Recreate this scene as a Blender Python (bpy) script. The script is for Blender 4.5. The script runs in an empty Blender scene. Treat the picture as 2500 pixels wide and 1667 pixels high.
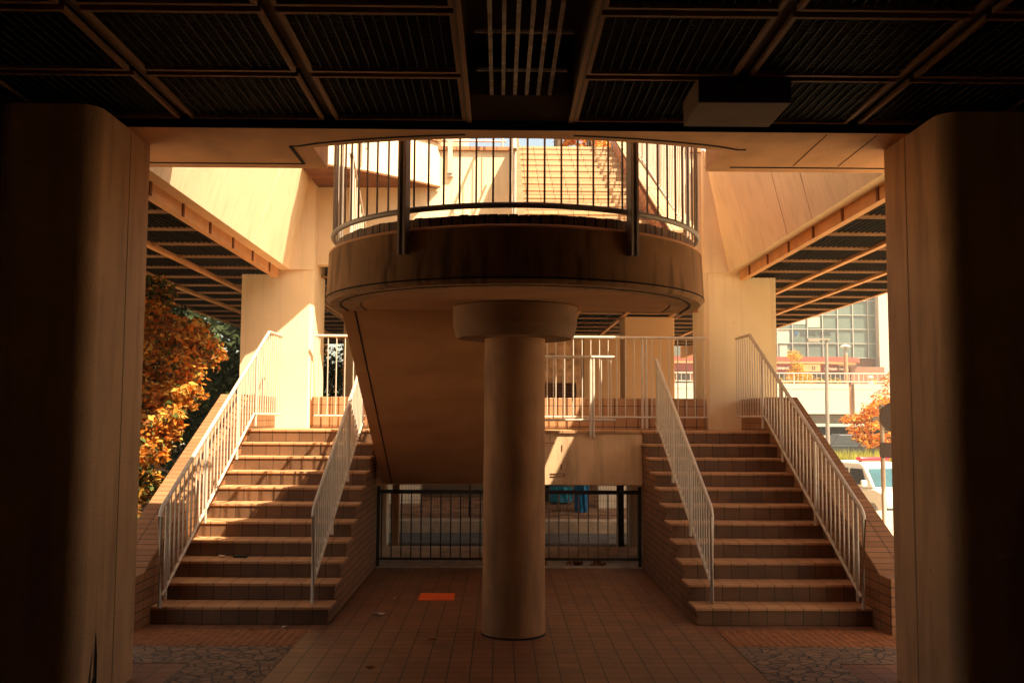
import bpy, math, random
from mathutils import Vector, Matrix
random.seed(7)
S = bpy.context.scene
COL = S.collection
# ---------------------------------------------------------------- camera
F_PX, PIT, CAMZ, YAW, ROLL, CX = 2389.3, .078, 1.9209, .0123, .005, .1359
def ray(px, py):
    X, Y = px-1250, py-833.5
    c, s = math.cos(-ROLL), math.sin(-ROLL); X, Y = c*X-s*Y, s*X+c*Y
    x, d, u = X/F_PX, 1.0, -Y/F_PX
    c, s = math.cos(PIT), math.sin(PIT); y = c*d-s*u; z = s*d+c*u
    c, s = math.cos(YAW), math.sin(YAW)
    return Vector((c*x+s*y, -s*x+c*y, z))
fw = ray(1250, 833.5).normalized()
rt = (ray(1350, 833.5)-ray(1250, 833.5)).normalized()
up = rt.cross(fw).normalized()
cam_d = bpy.data.cameras.new('camera'); cam = bpy.data.objects.new('camera', cam_d); COL.objects.link(cam)
M = Matrix((rt, up, -fw)).transposed().to_4x4(); M.translation = (-CX, 0, CAMZ)
cam.matrix_world = M
cam_d.sensor_width = 36; cam_d.lens = F_PX/2500*36; cam_d.clip_start = .05; cam_d.clip_end = 3000
S.camera = cam
# ---------------------------------------------------------------- sky, sun, exposure
SUN_DIR = Vector((-.50, .42, -1.0)).normalized()       # the way the light travels
el = math.asin(-SUN_DIR.z); az = math.atan2(-SUN_DIR.x, -SUN_DIR.y)
W = bpy.data.worlds.new('World'); S.world = W; W.use_nodes = True
nt = W.node_tree; bg = nt.nodes['Background']
sky = nt.nodes.new('ShaderNodeTexSky'); sky.sky_type = 'NISHITA'; sky.sun_disc = False
sky.sun_elevation = el; sky.sun_rotation = az; sky.dust_density = 3.0; sky.ozone_density = .6
tint = nt.nodes.new('ShaderNodeMix'); tint.data_type = 'RGBA'; tint.blend_type = 'MULTIPLY'
tint.inputs[0].default_value = 1; tint.inputs[7].default_value = (1.0, .88, .68, 1)
nt.links.new(sky.outputs[0], tint.inputs[6]); nt.links.new(tint.outputs[2], bg.inputs[0]); bg.inputs[1].default_value = .105
sd = bpy.data.lights.new('sun', 'SUN'); sd.energy = 5.0; sd.angle = math.radians(.5); sd.color = (1.0, .87, .64)
so = bpy.data.objects.new('sun', sd); COL.objects.link(so); so.rotation_euler = SUN_DIR.to_track_quat('-Z', 'Y').to_euler()
so.location = (8, -6, 20)
S.view_settings.view_transform = 'Standard'; S.view_settings.look = 'None'; S.view_settings.exposure = 1.75; S.view_settings.gamma = 1
S.render.engine = 'CYCLES'
S.cycles.max_bounces = 10; S.cycles.diffuse_bounces = 6
# ---------------------------------------------------------------- materials
def mat(name, col, rough=.85, metal=0, noise=.12, nscale=3, bump=.15, bscale=60, streak=0, streak_col=(.05, .035, .02), spec=.3, trans=0, streak_scale=(9, 9, .5)):
    m = bpy.data.materials.new(name); m.use_nodes = True
    n = m.node_tree; N = n.nodes; L = n.links; p = N['Principled BSDF']
    p.inputs['Roughness'].default_value = rough; p.inputs['Metallic'].default_value = metal
    p.inputs['Specular IOR Level'].default_value = spec
    tc = N.new('ShaderNodeTexCoord')
    no = N.new('ShaderNodeTexNoise'); no.inputs['Scale'].default_value = nscale; no.inputs['Detail'].default_value = 8
    L.new(tc.outputs['Object'], no.inputs['Vector'])
    cr = N.new('ShaderNodeMapRange'); cr.inputs[1].default_value = .3; cr.inputs[2].default_value = .7
    cr.inputs[3].default_value = 1-noise; cr.inputs[4].default_value = 1+noise*.6; L.new(no.outputs[0], cr.inputs[0])
    mx = N.new('ShaderNodeMix'); mx.data_type = 'RGBA'; mx.blend_type = 'MULTIPLY'; mx.inputs[0].default_value = 1
    mx.inputs[6].default_value = (*col, 1); L.new(cr.outputs[0], mx.inputs[7])
    out = mx.outputs[2]
    if streak:
        mp = N.new('ShaderNodeMapping'); mp.inputs['Scale'].default_value = streak_scale; L.new(tc.outputs['Object'], mp.inputs[0])
        n2 = N.new('ShaderNodeTexNoise'); n2.inputs['Scale'].default_value = 1; n2.inputs['Detail'].default_value = 6; L.new(mp.outputs[0], n2.inputs['Vector'])
        r2 = N.new('ShaderNodeMapRange'); r2.inputs[1].default_value = .5; r2.inputs[2].default_value = .72; r2.inputs[3].default_value = 0; r2.inputs[4].default_value = streak
        L.new(n2.outputs[0], r2.inputs[0])
        m2 = N.new('ShaderNodeMix'); m2.data_type = 'RGBA'; L.new(r2.outputs[0], m2.inputs[0]); L.new(out, m2.inputs[6]); m2.inputs[7].default_value = (*streak_col, 1)
        out = m2.outputs[2]
    if bump >= .25:
        n4 = N.new('ShaderNodeTexNoise'); n4.inputs['Scale'].default_value = 28; n4.inputs['Detail'].default_value = 3; L.new(tc.outputs['Object'], n4.inputs['Vector'])
        r4 = N.new('ShaderNodeMapRange'); r4.inputs[1].default_value = .69; r4.inputs[2].default_value = .74; r4.inputs[3].default_value = 0; r4.inputs[4].default_value = .55; L.new(n4.outputs[0], r4.inputs[0])
        m4 = N.new('ShaderNodeMix'); m4.data_type = 'RGBA'; m4.blend_type = 'MULTIPLY'; L.new(r4.outputs[0], m4.inputs[0]); L.new(out, m4.inputs[6]); m4.inputs[7].default_value = (.45, .32, .22, 1)
        out = m4.outputs[2]
    L.new(out, p.inputs['Base Color'])
    if bump:
        nb = N.new('ShaderNodeTexNoise'); nb.inputs['Scale'].default_value = bscale; nb.inputs['Detail'].default_value = 4; L.new(tc.outputs['Object'], nb.inputs['Vector'])
        b = N.new('ShaderNodeBump'); b.inputs['Strength'].default_value = bump; b.inputs['Distance'].default_value = .01
        L.new(nb.outputs[0], b.inputs['Height']); L.new(b.outputs[0], p.inputs['Normal'])
    if trans:
        p.inputs['Subsurface Weight'].default_value = 0
        t = N.new('ShaderNodeBsdfTranslucent'); L.new(out, t.inputs[0]); ms = N.new('ShaderNodeMixShader'); ms.inputs[0].default_value = trans
        L.new(p.outputs[0], ms.inputs[1]); L.new(t.outputs[0], ms.inputs[2]); L.new(ms.outputs[0], N['Material Output'].inputs[0])
    return m
def tiles(name, col, col2, mortar, w, h, off=0.0, gap=.006, shift=(0, 0), rough=.6, stain=.35, stain_col=(.03, .02, .012)):
    m = bpy.data.materials.new(name); m.use_nodes = True
    n = m.node_tree; N = n.nodes; L = n.links; p = N['Principled BSDF']; p.inputs['Roughness'].default_value = rough; p.inputs['Specular IOR Level'].default_value = .35
    uv = N.new('ShaderNodeUVMap'); mp = N.new('ShaderNodeMapping'); mp.inputs['Location'].default_value = (shift[0], shift[1], 0); L.new(uv.outputs[0], mp.inputs[0])
    b = N.new('ShaderNodeTexBrick'); b.offset = off; b.inputs['Scale'].default_value = 1
    b.inputs['Color1'].default_value = (*col, 1); b.inputs['Color2'].default_value = (*col2, 1); b.inputs['Mortar'].default_value = (*mortar, 1)
    b.inputs['Brick Width'].default_value = w; b.inputs['Row Height'].default_value = h; b.inputs['Mortar Size'].default_value = gap; b.inputs['Mortar Smooth'].default_value = .15
    L.new(mp.outputs[0], b.inputs['Vector'])
    tc = N.new('ShaderNodeTexCoord'); no = N.new('ShaderNodeTexNoise'); no.inputs['Scale'].default_value = 2.2; no.inputs['Detail'].default_value = 9; no.inputs['Roughness'].default_value = .7
    L.new(tc.outputs['Object'], no.inputs['Vector'])
    r = N.new('ShaderNodeMapRange'); r.inputs[1].default_value = .42; r.inputs[2].default_value = .8; r.inputs[3].default_value = 0; r.inputs[4].default_value = stain; L.new(no.outputs[0], r.inputs[0])
    mx = N.new('ShaderNodeMix'); mx.data_type = 'RGBA'; L.new(r.outputs[0], mx.inputs[0]); L.new(b.outputs[0], mx.inputs[6]); mx.inputs[7].default_value = (*stain_col, 1)
    L.new(mx.outputs[2], p.inputs['Base Color'])
    n3 = N.new('ShaderNodeTexNoise'); n3.inputs['Scale'].default_value = 90; L.new(tc.outputs['Object'], n3.inputs['Vector'])
    ad = N.new('ShaderNodeMath'); ad.operation = 'MULTIPLY_ADD'; ad.inputs[1].default_value = -1.0; L.new(b.outputs['Fac'], ad.inputs[0])
    ml = N.new('ShaderNodeMath'); ml.operation = 'MULTIPLY'; ml.inputs[1].default_value = .25; L.new(n3.outputs[0], ml.inputs[0]); L.new(ml.outputs[0], ad.inputs[2])
    bp = N.new('ShaderNodeBump'); bp.inputs['Strength'].default_value = .5; bp.inputs['Distance'].default_value = .006; L.new(ad.outputs[0], bp.inputs['Height']); L.new(bp.outputs[0], p.inputs['Normal'])
    return m
def crazy(name):
    m = bpy.data.materials.new(name); m.use_nodes = True
    n = m.node_tree; N = n.nodes; L = n.links; p = N['Principled BSDF']; p.inputs['Roughness'].default_value = .75
    uv = N.new('ShaderNodeUVMap')
    no = N.new('ShaderNodeTexNoise'); no.inputs['Scale'].default_value = 3; L.new(uv.outputs[0], no.inputs['Vector'])
    ad = N.new('ShaderNodeVectorMath'); ad.operation = 'MULTIPLY_ADD'; ad.inputs[1].default_value = (.06, .06, 0); L.new(no.outputs['Color'], ad.inputs[0]); L.new(uv.outputs[0], ad.inputs[2])
    v = N.new('ShaderNodeTexVoronoi'); v.feature = 'DISTANCE_TO_EDGE'; v.inputs['Scale'].default_value = 9.5; L.new(ad.outputs[0], v.inputs['Vector'])
    v2 = N.new('ShaderNodeTexVoronoi'); v2.inputs['Scale'].default_value = 9.5; L.new(ad.outputs[0], v2.inputs['Vector'])
    r = N.new('ShaderNodeMapRange'); r.inputs[1].default_value = .03; r.inputs[2].default_value = .07; L.new(v.outputs['Distance'], r.inputs[0])
    hs = N.new('ShaderNodeMix'); hs.data_type = 'RGBA'; hs.inputs[6].default_value = (.14, .075, .036, 1); hs.inputs[7].default_value = (.25, .135, .065, 1)
    sp = N.new('ShaderNodeSeparateColor'); L.new(v2.outputs['Color'], sp.inputs[0]); L.new(sp.outputs[0], hs.inputs[0])
    mx = N.new('ShaderNodeMix'); mx.data_type = 'RGBA'; L.new(r.outputs[0], mx.inputs[0]); mx.inputs[6].default_value = (.02, .013, .008, 1); L.new(hs.outputs[2], mx.inputs[7])
    L.new(mx.outputs[2], p.inputs['Base Color'])
    bp = N.new('ShaderNodeBump'); bp.inputs['Strength'].default_value = .7; bp.inputs['Distance'].default_value = .01; L.new(r.outputs[0], bp.inputs['Height']); L.new(bp.outputs[0], p.inputs['Normal'])
    return m
CREAM = (.86, .66, .395)
M_ = {}
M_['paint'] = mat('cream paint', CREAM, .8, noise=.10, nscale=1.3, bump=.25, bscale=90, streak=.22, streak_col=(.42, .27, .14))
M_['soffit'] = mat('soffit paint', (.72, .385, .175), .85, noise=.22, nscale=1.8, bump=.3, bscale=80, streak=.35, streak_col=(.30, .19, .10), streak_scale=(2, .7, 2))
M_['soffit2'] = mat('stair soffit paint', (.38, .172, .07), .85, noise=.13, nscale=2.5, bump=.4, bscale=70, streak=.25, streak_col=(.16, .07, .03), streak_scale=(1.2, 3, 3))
M_['rim'] = mat('stained concrete rim', (.34, .175, .075), .9, noise=.25, nscale=2.5, bump=.4, bscale=50, streak=.75, streak_col=(.045, .024, .013), streak_scale=(10, 10, 1.6))
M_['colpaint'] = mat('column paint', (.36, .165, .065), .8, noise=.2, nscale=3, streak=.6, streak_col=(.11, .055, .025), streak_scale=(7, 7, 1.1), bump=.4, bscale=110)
M_['fpaint'] = mat('shaded foreground pillar paint', (.66, .385, .20), .8, noise=.16, nscale=1.6, bump=.35, bscale=70, streak=.6, streak_col=(.34, .19, .10), streak_scale=(6, 6, .8))  # cream darkened overall, the dim foreground light put into the colour
M_['fpaint2'] = mat('joint filler', (.54, .34, .19), .9, bump=0)
M_['palewall'] = mat('pale wall', (.86, .70, .50), .8, noise=.08, nscale=2)  # colour lightened, like road, kerb and bank, to make up for missing light
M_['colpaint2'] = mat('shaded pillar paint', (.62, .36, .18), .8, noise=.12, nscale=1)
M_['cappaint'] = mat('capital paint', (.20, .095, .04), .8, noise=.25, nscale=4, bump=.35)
M_['dirtybeam'] = mat('dirty cream concrete', (.72, .45, .25), .85, noise=.2, nscale=2.5, bump=.3, bscale=70, streak=.55, streak_col=(.16, .08, .035), streak_scale=(5, 5, .6))
M_['dark'] = mat('dark void', (.012, .010, .009), .95, bump=0)
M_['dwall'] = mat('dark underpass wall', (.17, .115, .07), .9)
M_['grate'] = mat('grating steel', (.022, .018, .014), .6, metal=.1, bump=0)
M_['frame'] = mat('ceiling frame', (.31, .16, .075), .7, noise=.2)
M_['frame2'] = mat('walkway panel frame', (.36, .19, .09), .7, noise=.2)
M_['channel'] = mat('channel board', (.16, .10, .055), .8, noise=.25)
M_['slat'] = mat('weathered slat', (.62, .50, .38), .8, noise=.45, nscale=14, streak=.5, streak_col=(.08, .05, .03), streak_scale=(14, 3, 3))
M_['beam'] = mat('steel edge beam', (.62, .31, .12), .7, noise=.2)
M_['rail'] = mat('white rail paint', (.58, .48, .37), .4, noise=.12, nscale=8, bump=.1, streak=.25, streak_col=(.35, .22, .12), streak_scale=(20, 20, 4))
M_['fpost'] = mat('lit fence paint', (.30, .20, .12), .6, noise=.3, nscale=10)  # lighter copy of the fence paint, brightness put into the right-hand balusters
M_['drail'] = mat('dark fence paint', (.04, .028, .02), .6)
M_['bpost'] = mat('grey galvanised post', (.33, .28, .23), .5, metal=.3, noise=.2)
BR = (.26, .105, .042); BR2 = (.185, .073, .028); MO = (.035, .018, .01)
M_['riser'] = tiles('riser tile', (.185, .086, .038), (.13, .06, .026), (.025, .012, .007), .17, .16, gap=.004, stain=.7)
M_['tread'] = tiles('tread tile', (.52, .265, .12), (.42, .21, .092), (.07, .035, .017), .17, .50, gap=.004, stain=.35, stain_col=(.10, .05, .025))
M_['brick'] = tiles('side brick', BR, BR2, MO, .235, .078, off=.5, gap=.007, stain=.3)
M_['ptile'] = tiles('parapet tile', (.34, .155, .065), (.26, .115, .046), (.05, .025, .012), .24, .085, off=0, gap=.005, stain=.35)
M_['lowtile'] = tiles('low wall tile', (.48, .25, .115), (.42, .21, .095), (.09, .045, .022), .17, .15, gap=.006, stain=.3)
M_['uriser'] = tiles('upper riser tile', (.47, .30, .16), (.43, .27, .14), (.16, .07, .03), .17, .166, gap=.004, stain=.15)
M_['utread'] = tiles('upper tread tile', (.52, .34, .18), (.48, .31, .165), (.16, .07, .03), .17, .5, gap=.004, stain=.2, stain_col=(.4, .22, .1))
M_['soldier'] = tiles('soldier brick', (.30, .16, .08), (.22, .12, .06), (.02, .012, .008), .085, .5, gap=.008, stain=.5)
M_['coping'] = tiles('coping brick', (.50, .20, .08), (.42, .16, .06), (.08, .03, .015), .2, .1, off=.5, gap=.006, stain=.2)
M_['floor'] = tiles('paving tile', (.25, .105, .046), (.19, .078, .034), (.03, .016, .01), .17, .155, gap=.0055, shift=(.008, .014), stain=.7, rough=.5)
M_['crazy'] = crazy('crazy paving')
M_['tactile'] = mat('tactile orange', (.27, .095, .032), .7, noise=.3, nscale=9)
M_['orange'] = mat('orange sheet', (.85, .13, .02), .6, noise=.1)
M_['asphalt'] = mat('asphalt', (.24, .22, .19), .9, noise=.3, nscale=5, bump=.5, bscale=150)
M_['paving'] = mat('pale street paving', (.46, .36, .24), .9, noise=.2, nscale=.5)
M_['concrete'] = mat('concrete kerb', (.82, .62, .42), .9, noise=.25, nscale=4, streak=.3, streak_col=(.12, .08, .05), streak_scale=(6, 6, 2))
M_['gutter'] = mat('gutter concrete', (.46, .38, .29), .95, noise=.35, nscale=7, bump=.6, bscale=40)
M_['gravel'] = mat('dirt', (.14, .095, .06), .95, noise=.5, nscale=12, bump=1, bscale=60)
M_['bank'] = mat('earth bank', (.48, .26, .14), .95, noise=.5, nscale=4, bump=1, bscale=18)
M_['tarp'] = mat('blue tarpaulin', (.004, .16, .36), .5, noise=.3, nscale=6, bump=.6, bscale=9)
M_['tarp2'] = mat('teal tarpaulin', (.02, .26, .36), .5, noise=.2, nscale=6, bump=.6, bscale=9)
M_['white'] = mat('white wall', (.50, .43, .33), .8, noise=.06, streak=.12, streak_col=(.5, .38, .25))
M_['glass'] = mat('tinted glazing', (.11, .14, .115), .12, noise=.3, nscale=.25, bump=0, spec=.6)
M_['mull'] = mat('mullion', (.36, .34, .28), .5, bump=0)
M_['red'] = mat('red fascia', (.26, .055, .035), .6, bump=0)
M_['maroon'] = mat('maroon sign', (.16, .025, .02), .6, bump=0)
M_['beige'] = mat('beige sign', (.62, .42, .22), .7, bump=0)
M_['letters'] = mat('sign letters', (.75, .68, .58), .6, bump=0)
M_['dletters'] = mat('dark letters', (.05, .05, .05), .6, bump=0)
M_['bluelogo'] = mat('blue logo', (.03, .08, .18), .6, bump=0)
M_['wbrick'] = tiles('distant brick', (.30, .14, .08), (.25, .11, .06), (.10, .06, .04), .25, .08, off=.5, gap=.01, stain=.2)
M_['louver'] = mat('grey louvre', (.20, .17, .13), .8, bump=0)
M_['dark2'] = mat('dark shopfront', (.03, .03, .028), .4, bump=0)
M_['lamp'] = mat('brown lamp post', (.40, .20, .11), .6, bump=0)
M_['greypole'] = mat('grey pole', (.30, .24, .18), .5, bump=0)
M_['carw'] = mat('white car paint', (.60, .56, .48), .25, noise=.02, bump=0, spec=.6)
M_['carg'] = mat('car glass', (.02, .085, .10), .08, noise=.3, nscale=2, bump=0, spec=.8)
M_['cark'] = mat('black plastic', (.015, .014, .013), .5, bump=0)
M_['redl'] = mat('red light bar', (.75, .015, .03), .25, bump=0, spec=.6)
M_['chrome'] = mat('lamp lens', (.55, .5, .42), .15, metal=.6, bump=0)
M_['signback'] = mat('sign back', (.09, .06, .045), .6, metal=.2)
M_['bark'] = mat('bark', (.09, .055, .03), .95, noise=.4, nscale=12, bump=.8)
M_['leafO'] = mat('orange leaf', (.72, .21, .025), .6, noise=.2, spec=.08, bump=0, trans=.35)
M_['leafY'] = mat('yellow leaf', (.66, .36, .07), .6, noise=.2, spec=.08, bump=0, trans=.35)
M_['leafG'] = mat('green leaf', (.10, .12, .03), .6, noise=.3, spec=.08, bump=0, trans=.25)
M_['leafB'] = mat('brown leaf', (.28, .11, .03), .7, noise=.3, spec=.08, bump=0, trans=.25)
M_['leafD'] = mat('dark evergreen leaf', (.035, .045, .016), .6, noise=.4, spec=.08, bump=0, trans=.1)
M_['grass'] = mat('dry grass', (.40, .36, .05), .8, noise=.4, bump=0, trans=.3)
M_['skin'] = mat('skin', (.55, .33, .2), .6, bump=0)
M_['box'] = mat('hanging box paint', (.17, .095, .05), .8, noise=.2)
M_['boxred'] = mat('dark red box face', (.06, .008, .006), .6, bump=0)
M_['rust'] = mat('rust and chipped paint', (.20, .08, .03), .9, noise=.5)
M_['paper'] = mat('scrap paper', (.6, .5, .4), .8)
# ---------------------------------------------------------------- mesh helper
class MB:
    def __init__(s): s.v = []; s.f = []; s.m = []
    def add(s, vs, fs, mi=0):
        b = len(s.v); s.v += [tuple(v) for v in vs]; s.f += [tuple(b+i for i in f) for f in fs]; s.m += [mi]*len(fs); return s
    def box(s, x0, x1, y0, y1, z0, z1, mi=0):
        return s.add([(x0,y0,z0),(x1,y0,z0),(x1,y1,z0),(x0,y1,z0),(x0,y0,z1),(x1,y0,z1),(x1,y1,z1),(x0,y1,z1)],
                     [(0,3,2,1),(4,5,6,7),(0,1,5,4),(1,2,6,5),(2,3,7,6),(3,0,4,7)], mi)
    def prism(s, poly, a0, a1, ax='z', mi=0):
        def P(p, a): return {'z': (p[0], p[1], a), 'x': (a, p[0], p[1]), 'y': (p[0], a, p[1])}[ax]
        n = len(poly); vs = [P(p, a0) for p in poly]+[P(p, a1) for p in poly]
        fs = [tuple(range(n))[::-1], tuple(range(n, 2*n))]+[(i, (i+1) % n, n+(i+1) % n, n+i) for i in range(n)]
        return s.add(vs, fs, mi)
    def tube(s, pts, r, n=10, mi=0, cap=True, r2=None):
        pts = [Vector(p) for p in pts]; rings = []
        for i, p in enumerate(pts):
            if i == 0: t = (pts[1]-p).normalized()
            elif i == len(pts)-1: t = (p-pts[i-1]).normalized()
            else: t = ((pts[i+1]-p).normalized()+(p-pts[i-1]).normalized()).normalized()
            a = t.cross(Vector((0, 0, 1)));
            if a.length < .05: a = t.cross(Vector((1, 0, 0)))
            a.normalize(); b = t.cross(a)
            rr = r if r2 is None else r+(r2-r)*i/(len(pts)-1)
            k = 1.0
            if 0 < i < len(pts)-1:
                k = 1/max(.5, t.dot((p-pts[i-1]).normalized()))
            rings.append([p+(a*math.cos(2*math.pi*j/n)+b*math.sin(2*math.pi*j/n))*rr for j in range(n)])
        vs = [v for R in rings for v in R]; fs = []
        for i in range(len(rings)-1):
            for j in range(n): fs.append((i*n+j, i*n+(j+1) % n, (i+1)*n+(j+1) % n, (i+1)*n+j))
        if cap: fs += [tuple(range(n))[::-1], tuple(range((len(rings)-1)*n, len(rings)*n))]
        return s.add(vs, fs, mi)
    def lathe(s, prof, c, n=64, mi=0):
        vs = []; fs = []
        for r, z in prof:
            for j in range(n):
                a = 2*math.pi*j/n; vs.append((c[0]+r*math.cos(a), c[1]+r*math.sin(a), c[2]+z))
        for i in range(len(prof)-1):
            for j in range(n): fs.append((i*n+j, i*n+(j+1) % n, (i+1)*n+(j+1) % n, (i+1)*n+j))
        fs += [tuple(range(n))[::-1], tuple(range((len(prof)-1)*n, len(prof)*n))]
        return s.add(vs, fs, mi)
    def build(s, name, m, parent=None, bevel=0, smooth=False, fix=True):
        me = bpy.data.meshes.new(name)
        off = Vector(parent_loc(parent)) if parent else Vector((0, 0, 0))
        me.from_pydata([(v[0]-off.x, v[1]-off.y, v[2]-off.z) for v in s.v], [], s.f)
        ms = m if isinstance(m, (list, tuple)) else [m]
        for q in ms: me.materials.append(M_[q] if isinstance(q, str) else q)
        if len(ms) > 1:
            for p, i in zip(me.polygons, s.m): p.material_index = i
        me.update()
        if fix:
            import bmesh
            bm = bmesh.new(); bm.from_mesh(me); bmesh.ops.recalc_face_normals(bm, faces=bm.faces); bm.to_mesh(me); bm.free()
        uv = me.uv_layers.new(name='UVMap')
        for p in me.polygons:
            nx, ny, nz = (abs(c) for c in p.normal)
            for li in p.loop_indices:
                v = s.v[me.loops[li].vertex_index]
                if nz > max(nx, ny)*.9: uv.data[li].uv = (v[0], v[1])
                elif nx > ny: uv.data[li].uv = (v[1], v[2])
                else: uv.data[li].uv = (v[0], v[2])
        if smooth:
            for p in me.polygons: p.use_smooth = True
            try: me.set_sharp_from_angle(angle=math.radians(35))
            except Exception: pass
        o = bpy.data.objects.new(name, me); COL.objects.link(o)
        if parent: o.parent = parent
        if bevel:
            b = o.modifiers.new('bevel', 'BEVEL'); b.width = bevel; b.segments = 3; b.limit_method = 'ANGLE'; b.angle_limit = math.radians(40)
        return o
def parent_loc(p):
    v = Vector((0, 0, 0))
    while p is not None: v = v+Vector(p.location); p = p.parent
    return v
def thing(name, label, cat, loc=(0, 0, 0), group=None):
    o = bpy.data.objects.new(name, None); COL.objects.link(o); o.location = loc; o.empty_display_size = .2
    o['label'] = label; o['category'] = cat
    if group: o['group'] = group
    return o
def tag(o, label, cat, group=None, kind=None):
    o['label'] = label; o['category'] = cat
    if group: o['group'] = group
    if kind: o['kind'] = kind
    return o
def struct(name, mb, m, **k):
    o = mb.build(name, m, **k); o['kind'] = 'structure'; o['label'] = name.replace('_', ' '); return o
def dup(root, loc, label, group=None):
    r = root.copy(); COL.objects.link(r); r.location = loc; r['label'] = label
    if group: r['group'] = group
    for ch in list(root.children):
        c = ch.copy(); COL.objects.link(c); c.parent = r
        for g in ch.children:
            d = g.copy(); COL.objects.link(d); d.parent = c
    return r
def sx(poly, s): return [(p[0]*s, p[1]) for p in poly]
SIDE = {-1: 'left', 1: 'right'}
# ================================================================ SETTING
ZG = -1.15
struct('ground', MB().box(-600, 600, -60, 1500, ZG-.2, ZG), 'paving')['label'] = 'lower street level ground'
# tiled floor, a raised slab
struct('floor', MB().box(-3.75, 3.75, -15, 12.79, ZG, 0), 'floor')
struct('outer_bounce_pavement', MB().box(3.752, 6.3, 6.8, 13.6, ZG, -.002), 'paving')  # hidden behind the parapet, made pale to bounce light under the landing
struct('planting_strip', MB().box(-6.3, -3.752, 6.8, 13.6, ZG, -.002), 'gravel')
struct('rear_pavement', MB().box(-9, 9, -32, -15.01, ZG, -.002), 'paving')
struct('gutter', MB().box(-6.3, 6.3, 12.79, 13.62, ZG, .004), 'gutter')
struct('kerb', MB().box(-6.3, 6.3, 13.62, 14.55, ZG, .05), 'concrete', bevel=.015)
struct('verge', MB().box(-6.3, 6.3, 14.55, 15.1, ZG, .02), 'gravel')
struct('road', MB().box(-12, 6.3, 15.1, 16.7, ZG, -.01), 'asphalt')
struct('bounce_pavement', MB().box(6.31, 14, 9.5, 21, ZG, -.005), 'paving')  # unseen pale slab added to bounce sunlight under the rear deck
struct('road_far_kerb', MB().box(-12, 6.3, 16.7, 17.1, ZG, .19), 'concrete', bevel=.015)
# pavement inset mosaics and tactile strips
for s in (-1, 1):
    w = SIDE[s]
    poly = [(1.86, 5.2), (1.86, 8.43), (3.45, 8.43), (3.45, 7.85), (2.55, 7.85), (2.55, 5.2)]
    o = MB().prism(sx(poly, s), .0, .004).build('stone_paving', 'crazy'); o['kind'] = 'structure'; o['label'] = 'crazy stone paving in front of the %s stairs' % w
    t = MB(); x0, x1 = (1.86, 3.40)
    t.box(min(s*x0, s*x1), max(s*x0, s*x1), 8.434, 9.06, 0, .006)
    d = MB()
    nx = 22; ny = 9
    for i in range(nx):
        for j in range(ny):
            cx = s*(x0+(i+.5)*(x1-x0)/nx); cy = 8.434+(j+.5)*.626/ny
            if (i % 4 == 3 and 0): continue
            d.lathe([(.021, .0055), (.017, .011), (.008, .0125)], (cx, cy, 0), n=8)
    tp = thing('tactile_paving', 'orange studded tactile strip at the foot of the %s stairs' % w, 'tactile paving', (s*2.6, 8.7, 0), 'tactile strips before the stairs')
    k = len(t.v); t.v += d.v; t.f += [tuple(k+i for i in f) for f in d.f]; t.m += d.m
    t.build('studded_tiles', 'tactile', tp)
# ---------------------------------------------------------------- underpass side walls (dark)
for s in (-1, 1):
    tag(MB().box(min(s*3.56, s*3.8), max(s*3.56, s*3.8), -15, 6.9, 0, 4.6).build('wall', 'dwall'), 'dark concrete wall behind the %s foreground pillar' % SIDE[s], 'wall')
ew = thing('end_wall', 'unseen wall far behind the viewer, doorway gap added to let light in', 'wall', (0, -15.2, 0))  # outside the view; opening sized for the fill light it admits
MB().prism([(-3.8, 0), (-.5, 0), (-.5, 2.2), (.5, 2.2), (.5, 0), (3.8, 0), (3.8, 4.6), (-3.8, 4.6)], -15.4, -15.02, 'y').build('wall', 'dwall', ew)
# ---------------------------------------------------------------- foreground pillars
def rrect(x0, x1, y0, y1, r, n=8, sharp_back=False):
    P = []
    for cx, cy, a0 in ((x1-r, y1-r, 0), (x0+r, y1-r, 90), (x0+r, y0+r, 180), (x1-r, y0+r, 270)):
        if a0 < 180 and sharp_back: P.append((x1 if a0 == 0 else x0, y1)); continue
        for i in range(n+1):
            a = math.radians(a0+90*i/n); P.append((cx+r*math.cos(a), cy+r*math.sin(a)))
    return P
for s in (-1, 1):
    t = thing('pillar', 'big cream concrete pillar at the %s edge, front face in darkness' % SIDE[s], 'pillar', (s*3.17, 6.9, 0), 'foreground pillars')
    MB().prism(rrect(min(s*2.83, s*3.5), max(s*2.83, s*3.5), 6.42, 7.41, .14, 10, True), 0, 3.995).build('shaft', 'fpaint', t, smooth=True)
    MB().box(min(s*2.8295, s*2.8265), max(s*2.8295, s*2.8265), 7.02, 7.035, .0, 3.99).build('form_joint', 'fpaint2', t)
    if s < 0:
        g = MB()
        for a, b, h0, h1, w0 in ((6.62, .06, .0, .42, .03), (6.73, -.02, .05, .50, .045), (6.69, 0, .0, .2, .06)):
            g.add([(-2.826, a-w0/2, h0), (-2.826, a+w0/2, h0), (-2.826, a+w0/2+b*.3, h0+(h1-h0)*.6), (-2.826, a+b, h1), (-2.826, a-w0/2+b*.4, h0+(h1-h0)*.5)], [(0, 1, 2, 3, 4)])
        g.build('chipped_paint', 'dark', t)
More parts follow.
